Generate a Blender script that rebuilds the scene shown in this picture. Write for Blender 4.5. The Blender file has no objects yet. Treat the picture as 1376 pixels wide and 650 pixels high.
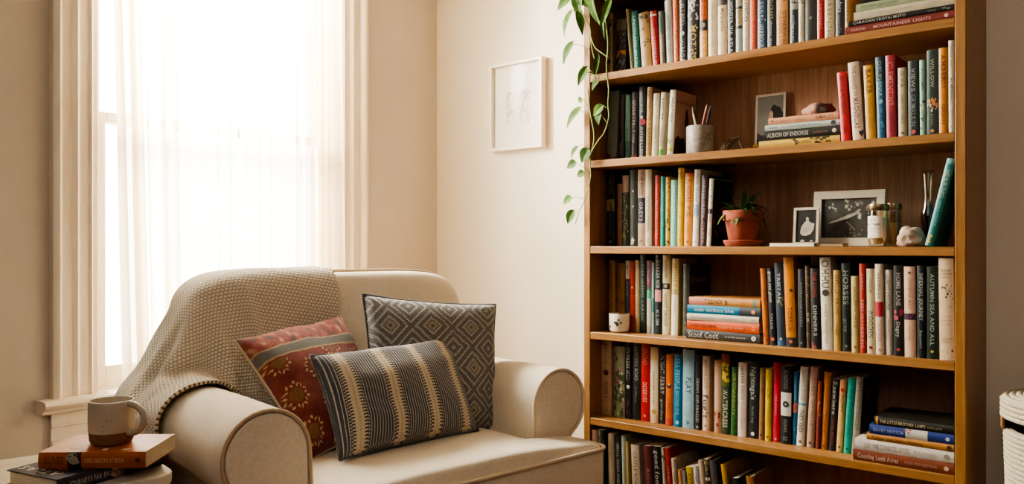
import bpy, bmesh, math, random
from mathutils import Vector, Matrix, noise
random.seed(7)
PI = math.pi
# ------------------------------------------------------------------ camera
F = 1092.0                       # focal length in pixels of the 1376x650 frame
CX, HY = 688.0, 328.5            # column of the axis, row of the horizon
CAM = Vector((2.642, -2.664, 1.0))
YAW = math.atan2(.636, .772)
RGT = Vector((math.cos(YAW), math.sin(YAW), 0)); FWD = Vector((-math.sin(YAW), math.cos(YAW), 0))
def ray(px, py):
    return RGT*((px-CX)/F) + FWD + Vector((0, 0, (HY-py)/F))
def onY(px, py, Y):
    d = ray(px, py); return CAM + d*((Y-CAM.y)/d.y)
def onX(px, py, X):
    d = ray(px, py); return CAM + d*((X-CAM.x)/d.x)
def onZ(px, py, Z):
    d = ray(px, py); return CAM + d*((Z-CAM.z)/d.z)
def atD(px, py, D):
    return CAM + ray(px, py)*D
scene = bpy.context.scene
COL = scene.collection
cd = bpy.data.cameras.new('camera'); cam = bpy.data.objects.new('camera', cd); COL.objects.link(cam)
cam.location = CAM; cam.rotation_euler = (PI/2, 0, YAW)
cd.sensor_width = 36; cd.lens = 36*F/1376; cd.shift_y = (HY-325)/1376; cd.clip_start = .05
scene.camera = cam
# ------------------------------------------------------------------ materials
def lin(c):
    return c/12.92 if c <= .04045 else ((c+.055)/1.055)**2.4
def hexc(h):
    h = h.lstrip('#')
    return tuple(lin(int(h[i:i+2], 16)/255) for i in (0, 2, 4)) + (1,)
class NT:
    """small helper for wiring shader nodes"""
    def __init__(s, name):
        s.m = bpy.data.materials.new(name); s.m.use_nodes = True
        s.t = s.m.node_tree; s.t.nodes.clear()
        s.out = s.n('ShaderNodeOutputMaterial')
        s.b = s.n('ShaderNodeBsdfPrincipled'); s.l(s.b.outputs[0], s.out.inputs[0])
    def n(s, typ, **kw):
        x = s.t.nodes.new(typ)
        for k, v in kw.items(): setattr(x, k, v)
        return x
    def l(s, a, b): s.t.links.new(a, b)
    def put(s, sock, v):
        if hasattr(v, 'is_output'): s.l(v, sock)
        else: sock.default_value = v
    def ma(s, op, a, b=0.0, c=0.0):
        x = s.n('ShaderNodeMath', operation=op)
        s.put(x.inputs[0], a); s.put(x.inputs[1], b); s.put(x.inputs[2], c)
        return x.outputs[0]
    def mix(s, f, a, b, blend='MIX'):
        x = s.n('ShaderNodeMix', data_type='RGBA', blend_type=blend)
        s.put(x.inputs[0], f); s.put(x.inputs[6], a); s.put(x.inputs[7], b)
        return x.outputs[2]
    def obj(s, scale=(1, 1, 1), kind='Object', rot=(0, 0, 0)):
        t = s.n('ShaderNodeTexCoord'); mp = s.n('ShaderNodeMapping')
        mp.inputs['Scale'].default_value = scale; mp.inputs['Rotation'].default_value = rot
        s.l(t.outputs[kind], mp.inputs[0]); return mp.outputs[0]
    def noise(s, vec, scale, detail=3, rough=.55, dist=0):
        x = s.n('ShaderNodeTexNoise'); s.l(vec, x.inputs['Vector'])
        x.inputs['Scale'].default_value = scale; x.inputs['Detail'].default_value = detail
        x.inputs['Roughness'].default_value = rough; x.inputs['Distortion'].default_value = dist
        return x.outputs['Fac']
    def ramp(s, f, stops, interp='LINEAR'):
        x = s.n('ShaderNodeValToRGB'); x.color_ramp.interpolation = interp
        e = x.color_ramp.elements
        while len(e) < len(stops): e.new(.5)
        for el, (p, c) in zip(e, stops): el.position = p; el.color = c
        s.put(x.inputs[0], f); return x.outputs[0]
    def bump(s, h, dist=.002, strength=1.0):
        x = s.n('ShaderNodeBump'); x.inputs['Distance'].default_value = dist
        x.inputs['Strength'].default_value = strength
        s.put(x.inputs['Height'], h); s.l(x.outputs[0], s.b.inputs['Normal'])
    def base(s, c): s.put(s.b.inputs['Base Color'], c)
    def rough(s, v): s.put(s.b.inputs['Roughness'], v)
_mc = {}
def plain(hexs, rough=.55, name='paint', var=.12, scale=40, metal=0, bump=0):
    k = (hexs, rough, name, var, metal, bump)
    if k in _mc: return _mc[k]
    t = NT(name); c = hexc(hexs)
    if var > 0:
        nz = t.noise(t.obj(), scale, 3)
        d = tuple(x*(1-var*1.3) for x in c[:3])+(1,); e = tuple(min(1, x*(1+var)) for x in c[:3])+(1,)
        t.base(t.ramp(nz, [(.3, d), (.7, e)]))
        if bump: t.bump(nz, bump)
    else: t.base(c)
    t.rough(rough); t.b.inputs['Metallic'].default_value = metal
    _mc[k] = t.m; return t.m
def wood(name, dark, light, axis='X', rough=.42, scale=1.0):
    t = NT(name)
    sc = {'X': (1.2, 22, 22), 'Y': (22, 1.2, 22), 'Z': (22, 22, 1.2)}[axis]
    v = t.obj(tuple(a*scale for a in sc))
    n1 = t.noise(v, 2.2, 6, .62, .35)
    v2 = t.obj(tuple(a*scale*4 for a in sc)); n2 = t.noise(v2, 3.0, 3, .6)
    f = t.ma('ADD', t.ma('MULTIPLY', n1, .7), t.ma('MULTIPLY', n2, .3))
    c1, c2 = hexc(dark), hexc(light)
    mid = tuple((a+b)/2 for a, b in zip(c1, c2))
    t.base(t.ramp(f, [(.33, c1), (.5, mid), (.66, c2)]))
    t.rough(t.ma('ADD', t.ma('MULTIPLY', n1, .2), rough-.1)); t.bump(f, .0006)
    return t.m
# ------------------------------------------------------------------ mesh builder
class MB:
    def __init__(s): s.v = []; s.f = []; s.m = []; s.uv = {}
    def vert(s, p): s.v.append(tuple(p)); return len(s.v)-1
    def face(s, idx, mi=0, uv=None):
        if uv: s.uv[len(s.f)] = uv
        s.f.append(tuple(idx)); s.m.append(mi)
    def quad(s, a, b, c, d, mi=0):
        i = [s.vert(p) for p in (a, b, c, d)]; s.face(i, mi)
    def poly(s, pts, mi=0): s.face([s.vert(p) for p in pts], mi)
    def box(s, lo, hi, mi=0):
        x0, y0, z0 = lo; x1, y1, z1 = hi
        i = [s.vert(p) for p in ((x0, y0, z0), (x1, y0, z0), (x1, y1, z0), (x0, y1, z0), (x0, y0, z1), (x1, y0, z1), (x1, y1, z1), (x0, y1, z1))]
        for q in ((0, 3, 2, 1), (4, 5, 6, 7), (0, 1, 5, 4), (1, 2, 6, 5), (2, 3, 7, 6), (3, 0, 4, 7)): s.face([i[k] for k in q], mi)
    def prism(s, pts, ext, mi=0):
        """closed polygon pts (3-D) extruded by vector ext"""
        e = Vector(ext); a = [s.vert(p) for p in pts]; b = [s.vert(Vector(p)+e) for p in pts]; n = len(pts)
        for k in range(n): s.face((a[k], a[(k+1) % n], b[(k+1) % n], b[k]), mi)
        s.face(a[::-1], mi); s.face(b, mi)
    def strip(s, rows, mi=0, closed=False, uv=False):
        """rows of points joined to a grid"""
        R = [[s.vert(p) for p in r] for r in rows]; nr = len(R); nc = len(R[0])
        for j in range(nr-1):
            for i in range(nc if closed else nc-1):
                k = (i+1) % nc
                u = None
                if uv: u = [(i/(nc-1), j/(nr-1)), ((i+1)/(nc-1), j/(nr-1)), ((i+1)/(nc-1), (j+1)/(nr-1)), (i/(nc-1), (j+1)/(nr-1))]
                s.face((R[j][i], R[j][k], R[j+1][k], R[j+1][i]), mi, u)
        return R
    def lathe(s, prof, c=(0, 0, 0), seg=40, mi=0, cap=True, a0=0, a1=2*PI):
        full = abs(a1-a0-2*PI) < 1e-6
        n = seg if full else seg+1
        rows = []
        for r, z in prof:
            rows.append([(c[0]+r*math.cos(a0+(a1-a0)*k/seg), c[1]+r*math.sin(a0+(a1-a0)*k/seg), c[2]+z) for k in range(n)])
        R = s.strip(rows, mi, closed=full)
        if cap and full:
            if prof[0][0] > 1e-5: s.face(R[0][::-1], mi)
            if prof[-1][0] > 1e-5: s.face(R[-1], mi)
    def tube(s, pts, r, seg=8, mi=0, cap=True):
        pts = [Vector(p) for p in pts]; n = len(pts)
        rr = r if isinstance(r, (list, tuple)) else [r]*n
        rows = []; up = None
        for k in range(n):
            t = (pts[min(k+1, n-1)]-pts[max(k-1, 0)]).normalized()
            if up is None:
                up = Vector((0, 0, 1)) if abs(t.z) < .9 else Vector((1, 0, 0))
            sd = t.cross(up)
            if sd.length < 1e-6: sd = t.orthogonal()
            sd.normalize(); up = sd.cross(t).normalized()
            rows.append([pts[k]+(sd*math.cos(2*PI*q/seg)+up*math.sin(2*PI*q/seg))*rr[k] for q in range(seg)])
        R = s.strip(rows, mi, closed=True)
        if cap: s.face(R[0][::-1], mi); s.face(R[-1], mi)
    def xform(s, M):
        s.v = [tuple(M @ Vector(p)) for p in s.v]
    def join(s, o, mi=0):
        k = len(s.v); s.v += o.v
        for f, m in zip(o.f, o.m): s.f.append(tuple(i+k for i in f)); s.m.append(m+mi)
    def build(s, name, mats, parent=None, smooth=40, bevel=0, sub=0, loc=None, weld=False, bseg=2):
        me = bpy.data.meshes.new(name)
        me.from_pydata(s.v, [], s.f)
        for m in (mats if isinstance(mats, (list, tuple)) else [mats]): me.materials.append(m)
        me.polygons.foreach_set('material_index', s.m)
        if s.uv:
            ul = me.uv_layers.new(name='UVMap')
            for p in me.polygons:
                u = s.uv.get(p.index)
                if u:
                    for li, c in zip(p.loop_indices, u): ul.data[li].uv = c
        if weld:
            bm = bmesh.new(); bm.from_mesh(me); bmesh.ops.remove_doubles(bm, verts=bm.verts, dist=1e-5)
            bmesh.ops.recalc_face_normals(bm, faces=bm.faces); bm.to_mesh(me); bm.free()
        if smooth:
            me.polygons.foreach_set('use_smooth', [True]*len(me.polygons))
            if smooth < 180: me.set_sharp_from_angle(angle=math.radians(smooth))
        me.update()
        o = bpy.data.objects.new(name, me); COL.objects.link(o)
        if parent: o.parent = parent
        if loc: o.location = loc
        if bevel:
            b = o.modifiers.new('bevel', 'BEVEL'); b.width = bevel; b.segments = bseg; b.limit_method = 'ANGLE'; b.angle_limit = math.radians(40)
        if sub:
            b = o.modifiers.new('subsurf', 'SUBSURF'); b.levels = sub; b.render_levels = sub
        return o
def tag(o, label, cat, group=None):
    o['label'] = label; o['category'] = cat
    if group: o['group'] = group
    return o
def thing(name, label, cat, loc=(0, 0, 0), rz=0, group=None):
    o = bpy.data.objects.new(name, None); COL.objects.link(o); o.empty_display_size = .05
    o.location = loc; o.rotation_euler = (0, 0, rz)
    return tag(o, label, cat, group)
def struct(o): o['kind'] = 'structure'; return o
# glyphs of the built-in font, each turned into a small mesh once
_gl = {}
def glyph(ch):
    if ch in _gl: return _gl[ch]
    cu = bpy.data.curves.new('g', 'FONT'); cu.body = ch; cu.resolution_u = 2; cu.offset = .012
    ob = bpy.data.objects.new('g', cu); COL.objects.link(ob)
    dg = bpy.context.evaluated_depsgraph_get(); ev = ob.evaluated_get(dg); me = ev.to_mesh()
    vs = [(v.co.x, v.co.y) for v in me.vertices]; fs = [tuple(p.vertices) for p in me.polygons]
    w = max((x for x, y in vs), default=.3)+.07
    ev.to_mesh_clear(); bpy.data.objects.remove(ob); bpy.data.curves.remove(cu)
    _gl[ch] = (vs, fs, w); return _gl[ch]
def text2d(s, hgt, maxlen, wmax=1.25):
    """list of (verts, faces) in 2-D; starts at x=0, centred on y=0; returns also length"""
    x = 0; out = []
    for ch in s:
        if ch == ' ': x += .32; continue
        vs, fs, w = glyph(ch); out.append(([(a+x, b-.34) for a, b in vs], fs)); x += w
    k = hgt/.7; kx = min(k*wmax, maxlen/max(x, .01))
    return [([(a*kx, b*k) for a, b in vs], fs) for vs, fs in out], x*kx
# ------------------------------------------------------------------ the room
RX, RY, RZ = 4.3, -4.6, 2.6
def wall_mat(name, c, c2):
    t = NT(name)
    n = t.noise(t.obj(), 1.7, 4); n2 = t.noise(t.obj(), 90, 3)
    t.base(t.ramp(n, [(.3, hexc(c)), (.7, hexc(c2))])); t.rough(.75); t.bump(n2, .0012, .5); return t.m
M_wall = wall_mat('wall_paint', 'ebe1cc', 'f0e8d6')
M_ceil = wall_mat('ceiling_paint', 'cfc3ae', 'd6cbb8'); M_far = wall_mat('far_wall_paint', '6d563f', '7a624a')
M_left_shaded = wall_mat('left_wall_shaded_paint', 'c6bbab', 'd0c5b5')  # same paint as the right wall, darkened to put shade into its colour
def trim_mat():
    t = NT('old_gloss_paint')
    n = t.noise(t.obj((1, 1, .25)), 30, 4); sp = t.noise(t.obj(), 140, 2)
    c = t.ramp(n, [(.3, hexc('dfd2bd')), (.7, hexc('eadfcd'))])
    chip = t.ramp(sp, [(.0, (1, 1, 1, 1)), (.24, (1, 1, 1, 1)), (.27, (0, 0, 0, 1))])
    t.base(t.mix(t.ma('MULTIPLY', chip, .5), c, hexc('a58f72'))); t.rough(.45); t.bump(n, .0015, .6); return t.m
M_trim = trim_mat()
M_floor = wood('floor_boards', '4f3220', '7a5434', 'X')
m = MB(); m.box((-.25, RY-.1, -.1), (RX+.1, .1, 0)); struct(m.build('floor', M_floor, smooth=0))
m = MB(); m.box((-.25, RY-.1, RZ), (RX+.1, .1, RZ+.1)); struct(m.build('ceiling', M_ceil, smooth=0))
m = MB(); m.box((-.25, 0, 0), (RX+.1, .1, RZ)); struct(m.build('wall_right', M_wall, smooth=0))
m = MB(); m.box((RX, RY, 0), (RX+.1, 0, RZ)); struct(m.build('wall_rear', M_far, smooth=0))
m = MB(); m.box((-.25, RY-.1, 0), (RX+.1, RY, RZ)); struct(m.build('wall_side', M_far, smooth=0))
# the window in the left wall (x = 0)
wy0 = onX(122, 300, 0).y        # near edge of the opening
wy1 = onX(458, 300, 0).y        # far edge
ZS = .535; ZT = 2.38; WT = .16  # sill height, head height, wall depth
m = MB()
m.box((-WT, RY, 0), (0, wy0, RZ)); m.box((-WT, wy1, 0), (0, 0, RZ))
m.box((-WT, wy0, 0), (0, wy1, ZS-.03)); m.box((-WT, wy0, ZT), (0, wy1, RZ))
struct(m.build('wall_left', M_left_shaded, smooth=0))
win = bpy.data.objects.new('window_1', None); COL.objects.link(win); struct(win)
def casing(y_in, y_out):
    """moulded casing, profile across the width"""
    sg = 1 if y_out > y_in else -1; w = abs(y_out-y_in)
    prof = [(0, 0), (0, .016), (.04, .021), (.09, .016), (.10, .013), (.30, .012), (.34, .02), (.40, .025), (.46, .02), (.50, .013),
            (.74, .012), (.77, .022), (.80, .034), (.86, .038), (.93, .036), (1, .03), (1, 0)]
    q = MB(); pts = [(d, y_in+sg*f*w, ZS-.005) for f, d in prof]
    q.prism(pts if sg < 0 else pts[::-1], (0, 0, ZT+.1-ZS)); return q
yo0 = onX(66, 300, 0).y; yo1 = onX(489, 300, 0).y
casing(wy0, yo0).build('casing', M_trim, win, weld=True)
casing(wy1, yo1).build('casing', M_trim, win, weld=True)
m = MB(); m.box((0, yo0-.02, ZT), (.03, yo1+.02, ZT+.14)); m.build('head_casing', M_trim, win, bevel=.004)
# stool and apron
m = MB()
nose = [(-.09, 0), (.055, 0), (.064, -.004), (.068, -.013), (.064, -.023), (.055, -.028), (.048, -.03), (.046, -.038), (.036, -.044), (0, -.044), (0, -.03), (-.09, -.03)]
m.prism([(x, yo0-.035, ZS+z) for x, z in nose], (0, yo1-yo0+.07, 0)); m.build('stool', M_trim, win, weld=True)
m = MB()
ap = [(0, -.044), (.018, -.044), (.018, -.075), (.022, -.079), (.022, -.086), (.016, -.09), (.016, -.125), (.024, -.131), (.024, -.139), (.012, -.147), (0, -.147)]
m.prism([(x, yo0, ZS+z) for x, z in ap], (0, yo1-yo0, 0)); m.build('apron', M_trim, win, weld=True)
# jambs
m = MB()
m.box((-WT, wy0-.002, ZS-.03), (.01, wy0+.018, ZT)); m.box((-WT, wy1-.018, ZS-.03), (.01, wy1+.002, ZT)); m.box((-WT, wy0, ZT-.02), (.01, wy1, ZT))
m.box((-WT-.05, wy0, ZS-.05), (-.085, wy1, ZS+.004))
m.build('jamb', M_trim, win, bevel=.002)
ZM = onX(335, 182, -.08).z
t = NT('window_glass'); t.t.nodes.remove(t.b)
tr = t.n('ShaderNodeBsdfTransparent'); gl = t.n('ShaderNodeBsdfGlossy'); gl.inputs['Roughness'].default_value = .02
fr = t.n('ShaderNodeFresnel'); fr.inputs[0].default_value = 1.3
nz = t.noise(t.obj(), 3, 2); tr.inputs[0].default_value = (.97, .98, .97, 1)
mx = t.n('ShaderNodeMixShader'); t.l(t.ma('MULTIPLY', fr.outputs[0], t.ma('ADD', t.ma('MULTIPLY', nz, .3), .5)), mx.inputs[0]); t.l(tr.outputs[0], mx.inputs[1]); t.l(gl.outputs[0], mx.inputs[2]); t.l(mx.outputs[0], t.out.inputs[0])
M_glass = t.m
def sash(z0, z1, x, rb, rt):
    q = MB(); a, b = wy0+.018, wy1-.018; th = .034; st = .045
    q.box((x-th/2, a, z0), (x+th/2, a+st, z1)); q.box((x-th/2, b-st, z0), (x+th/2, b, z1))
    q.box((x-th/2, a+st, z0), (x+th/2, b-st, z0+rb)); q.box((x-th/2, a+st, z1-rt), (x+th/2, b-st, z1))
    s_ = q.build('sash', M_trim, win, bevel=.003)
    q = MB(); q.box((x-.002, a+st, z0+rb), (x+.002, b-st, z1-rt)); q.build('pane', M_glass, s_, smooth=0)
sash(ZS+.004, ZM+.016, -.055, .07, .032)
sash(ZM-.016, ZT-.02, -.098, .032, .06)
# brass lock on the meeting rail
m = MB(); yc = (wy0+wy1)/2; m.box((-.06, yc-.02, ZM+.016), (-.042, yc+.02, ZM+.024)); m.tube([(-.05, yc, ZM+.024), (-.05, yc, ZM+.03), (-.045, yc+.03, ZM+.031)], .004, 8)
m.build('sash_lock', plain('8f7a4a', .35, 'old_brass', metal=1), win)
# baseboards
def baseboard(name, p0, p1, nrm):
    q = MB(); n = Vector(nrm); prof = [(0, 0), (.018, 0), (.018, .1), (.012, .115), (.014, .125), (.006, .14), (0, .14)]
    q.prism([Vector(p0)+n*d+Vector((0, 0, z)) for d, z in prof], Vector(p1)-Vector(p0))
    struct(q.build(name, M_trim, weld=True))
baseboard('baseboard_left', (0, RY, 0), (0, 0, 0), (1, 0, 0))
baseboard('baseboard_right', (0.02, 0, 0), (1.0, 0, 0), (0, -1, 0))
# ------------------------------------------------------------------ sheer curtains
def sheer():
    t = NT('sheer_linen'); t.t.nodes.remove(t.b)
    tc = t.n('ShaderNodeTexCoord'); mp = t.n('ShaderNodeMapping'); mp.inputs['Scale'].default_value = (1, 1, 1); t.l(tc.outputs['UV'], mp.inputs[0])
    sep = t.n('ShaderNodeSeparateXYZ'); t.l(mp.outputs[0], sep.inputs[0])
    weave = t.noise(t.obj((1, 220, 6)), 4, 3)
    weave2 = t.noise(t.obj((1, 5, 200)), 3, 3)
    f = t.ma('ADD', t.ma('MULTIPLY', weave, .5), t.ma('MULTIPLY', weave2, .5))
    col = t.ramp(f, [(.3, hexc('ead9bd')), (.7, hexc('f8efdf'))])
    tl = t.n('ShaderNodeBsdfTranslucent'); t.l(col, tl.inputs[0])
    df = t.n('ShaderNodeBsdfDiffuse'); t.l(col, df.inputs[0])
    tr = t.n('ShaderNodeBsdfTransparent'); tr.inputs[0].default_value = (1, .97, .92, 1)
    m1 = t.n('ShaderNodeMixShader'); m1.inputs[0].default_value = .35; t.l(tl.outputs[0], m1.inputs[1]); t.l(df.outputs[0], m1.inputs[2])
    m2 = t.n('ShaderNodeMixShader'); t.l(t.ma('ADD', t.ma('MULTIPLY', f, -.30), .50), m2.inputs[0]); t.l(m1.outputs[0], m2.inputs[1]); t.l(tr.outputs[0], m2.inputs[2])
    t.l(m2.outputs[0], t.out.inputs[0]); return t.m
M_sheer = sheer()
def curtain(pa, pb, fold, label, seed, drift=0):
    """pa/pb: columns of its two edges; fold(f) gives fold depth across it"""
    ya = onX(pa, 200, .075).y; yb = onX(pb, 200, .075).y
    rnd = random.Random(seed); q = MB(); nu, nv = 150, 26; rows = []
    ph = [rnd.uniform(0, 6.3) for _ in range(6)]
    for j in range(nv+1):
        g = j/nv; z = .015+g*2.5; row = []
        for i in range(nu+1):
            f = i/nu
            a = fold(f)*(1.15-.35*g)
            x = .085+a*(math.sin(2*PI*8.5*f+ph[0]+.5*math.sin(3*g+ph[1]))+.45*math.sin(2*PI*19*f+ph[2]+.8*g))
            y = ya+(yb-ya)*f + drift*(1-g)*(1-f)*.09 + .006*math.sin(5*g+ph[3])*(1-f) + a*.4*math.sin(2*PI*8.5*f*2+ph[4])
            row.append((x, y, z))
        rows.append(row)
    q.strip(rows, 0, uv=True)
    o = q.build('sheer_curtain', M_sheer, smooth=180); tag(o, label, 'curtain', 'sheer window curtains'); return o
curtain(136, 318, lambda f: .005+.030*math.exp(-((f-.12)/.10)**2)+.026*math.exp(-((f-.40)/.06)**2), 'sheer cream curtain panel on the left half of the window', 3, 1)
curtain(320, 458, lambda f: .004+.034*math.exp(-((f-.85)/.25)**2), 'sheer cream curtain panel on the right half of the window, gathered towards the corner', 5)
# ------------------------------------------------------------------ bookcase
BF = -.290                         # its front plane
bx0 = onY(784.5, 300, BF).x; bx1 = onY(1298, 300, BF).x
PT = .026; ST = .025
SH = [1.594, 1.294, .994, .694, .394, .094]   # shelf tops, top to bottom
ix0, ix1 = bx0+PT, bx1-PT
M_oakx = wood('honey_oak_shelf', '7c5228', 'a57844', 'X', .38)
M_oakz = wood('honey_oak_upright', '7c5228', 'a57844', 'Z', .38)
M_back = wood('brown_veneer', '7e583e', 'aa8262', 'Z', .55)
bc = thing('bookcase', 'tall honey oak bookcase packed with books against the right hand wall', 'bookcase', (bx0, -.005, 0))
def loc(m): m.xform(Matrix.Translation((-bx0, .005, 0))); return m
m = MB(); m.box((bx0, BF, 0), (ix0, -.005, 1.93)); loc(m).build('side_panel', M_oakz, bc, bevel=.002)
m = MB(); m.box((ix1, BF, 0), (bx1, -.005, 1.93)); loc(m).build('side_panel', M_oakz, bc, bevel=.002)
m = MB(); m.box((bx0-.008, BF-.008, 1.93), (bx1+.008, -.005, 1.955)); loc(m).build('top_board', M_oakx, bc, bevel=.003)
m = MB(); m.box((ix0, -.018, .06), (ix1, -.008, 1.93)); loc(m).build('back_panel', M_back, bc, smooth=0)
for z in [1.894]+SH:
    m = MB(); m.box((ix0, BF+.001, z-ST), (ix1, -.018, z)); loc(m).build('shelf', M_oakx, bc, bevel=.002)
m = MB(); m.box((ix0, BF+.02, 0), (ix1, BF+.04, SH[5]-ST)); loc(m).build('plinth', M_oakx, bc, bevel=.002)
# ------------------------------------------------------------------ books
M_pages = None
t = NT('book_pages'); v = t.obj((1, 1, 1)); n = t.noise(t.obj((260, 6, 6)), 3, 2)
t.base(t.ramp(n, [(.3, hexc('b9a888')), (.7, hexc('ddd0b4'))])); t.rough(.85); M_pages = t.m
def cover_mat(h):
    k = ('cover', h)
    if k in _mc: return _mc[k]
    t = NT('book_cover'); c = hexc(h); lm = .3*c[0]+.59*c[1]+.11*c[2]; c = tuple(max(0, lm+(x-lm)*1.12)*.82 for x in c[:3])+(1,)
    n = t.noise(t.obj(), 28, 4, .6)
    d = tuple(x*.78 for x in c[:3])+(1,); e = tuple(min(1, x*1.12+.004) for x in c[:3])+(1,)
    t.base(t.ramp(n, [(.3, d), (.55, c), (.75, e)])); t.rough(.42); _mc[k] = t.m; return t.m
def ink(h): return plain(''.join('%02x' % round(int(h[i:i+2], 16)*.92) for i in (0, 2, 4)), .5, 'printing_ink', 0)
SPB = .0025
class Book:
    """one upright book: spine at y=0 facing -y, bottom at z=0, centred on x"""
    def __init__(s, w, h, d, cov, hard=False):
        s.w, s.h, s.d = w, h, d; s.cov = cov; s.mats = [cover_mat(cov)]; s.q = MB(); s.hard = hard
        t = .0022 if hard else .0012; b = min(.0035, w*.18); s.b = b
        n = 6
        outer = [(-w/2, d)]+[(-w/2+w*k/n, s.sy(-w/2+w*k/n)) for k in range(n+1)]+[(w/2, d)]
        inner = [(-w/2+t, d)]+[((-w/2+t)+(w-2*t)*k/n, s.sy(-w/2+w*k/n)+t) for k in range(n+1)]+[(w/2-t, d)]
        q = s.q
        q.strip([[(x, y, 0) for x, y in outer][::-1], [(x, y, h) for x, y in outer][::-1]])
        q.strip([[(x, y, 0) for x, y in inner], [(x, y, h) for x, y in inner]])
        for z, rv in ((0, 0), (h, 1)):
            r = [[(x, y, z) for x, y in outer], [(x, y, z) for x, y in inner]]
            q.strip(r if rv else r[::-1])
        for a, c in ((0, 1), (-1, -1)):
            o, i = outer[a], inner[a]
            p = [(o[0], o[1], 0), (i[0], i[1], 0), (i[0], i[1], h), (o[0], o[1], h)]
            q.poly(p if a == 0 else p[::-1])
        ins = .004 if hard else .0004
        s.pg = MB(); s.pg.box((-w/2+t, b+t, ins), (w/2-t, d-ins, h-ins))
    def sy(s, x):
        f = 2*x/s.w; return s.b*f*f
    def mi(s, h, k=0.0):
        if k: h = ''.join('%02x' % round(int(h[i:i+2], 16)*(1-k)+int(s.cov[i:i+2], 16)*k) for i in (0, 2, 4))
        s.mats.append(ink(h)); return len(s.mats)-1
    def band(s, a, c, h, x0=-1, x1=1):
        """coloured field from fraction a to c, measured from the head"""
        mi = s.mi(h); n = 4; w = s.w*.998
        xs = [w/2*(x0+(x1-x0)*k/n) for k in range(n+1)]
        s.q.strip([[(x, s.sy(x)-.0003, s.h*(1-c)) for x in xs], [(x, s.sy(x)-.0003, s.h*(1-a)) for x in xs]], mi)
    def dot(s, zc, r, h, xf=0, ring=0):
        mi = s.mi(h); c = (xf*s.w/2, s.h*(1-zc)); R = r*s.w
        pts = [(c[0]+R*math.cos(2*PI*k/14), c[1]+R*math.sin(2*PI*k/14)) for k in range(14)]
        s.q.poly([(x, s.sy(x)-.0007, z) for x, z in pts], mi)
    def text(s, st, a, c, hf=.5, h='222222', xf=0, horiz=False):
        mi = s.mi(h, .22)
        if horiz:
            gl_, L = text2d(st, hf*s.w, s.w*.82)
            for vs, fs in gl_:
                i = [s.q.vert((x-L/2, s.sy(x-L/2)-.0006, s.h*(1-a)+y)) for x, y in vs]
                for f in fs: s.q.face([i[k] for k in f], mi)
            return
        ln = (c-a)*s.h; gl_, L = text2d(st, hf*s.w*.88, ln, 1.5); off = (ln-L)/2
        for vs, fs in gl_:
            i = []
            for x, y in vs:
                X = max(-s.w*.49, min(s.w*.49, y+xf*s.w/2)); i.append(s.q.vert((X, s.sy(X)-.0006, s.h*(1-a)-off-x)))
            for f in fs: s.q.face([i[k] for k in f], mi)
    def marks(s, a, c, h, n, seed=1, size=.12):
        """scattered flecks of a printed picture"""
        mi = s.mi(h); r = random.Random(seed)
        for _ in range(n):
            x = r.uniform(-.42, .42)*s.w; z = s.h*(1-r.uniform(a, c)); R = s.w*size*r.uniform(.5, 1.4); k0 = r.uniform(0, 6)
            pts = [(max(-s.w*.49, min(s.w*.49, x+R*r.uniform(.5, 1.2)*math.cos(k0+2*PI*k/7))), min(s.h*.998, max(s.h*.002, z+R*1.6*r.uniform(.5, 1.2)*math.sin(k0+2*PI*k/7)))) for k in range(7)]
            s.q.poly([(px, s.sy(px)-.00045, pz) for px, pz in pts], mi)
    def side(s, polys):
        """marks printed on the right-hand board: [(hex, [(depth frac, height frac from top)...])]"""
        for h, pts in polys:
            mi = s.mi(h); s.q.poly([(s.w/2+.0004, s.b+.004+f*(s.d-s.b-.006), s.h*(1-g)) for f, g in pts], mi)
    def side_text(s, st, f0, f1, g, hh, h):
        mi = s.mi(h); ln = (f1-f0)*s.d; gl_, L = text2d(st, hh, ln, 1.4)
        for vs, fs in gl_:
            i = [s.q.vert((s.w/2+.0006, f0*s.d+x, s.h*(1-g)+y)) for x, y in vs]
            for f in fs: s.q.face([i[k] for k in f], mi)
    def make(s, label, group, M):
        e = thing('book', label, 'book', (0, 0, 0), 0, group); e.matrix_world = M
        s.q.build('cover', s.mats, e, smooth=35); s.pg.build('page_block', M_pages, e, smooth=0)
        return e
WHT, BLK, CRM = 'e8e0d0', '1d1b19', 'd9c7a6'
def L(text, a=.08, c=.8, hf=.5, h=BLK, xf=0): return ('t', text, a, c, hf, h, xf)
def B(a, c, h): return ('b', a, c, h)
def D(z, r, h, xf=0): return ('d', z, r, h, xf)
def K(a, c, h, n=10, seed=1, size=.12): return ('k', a, c, h, n, seed, size)
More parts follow.
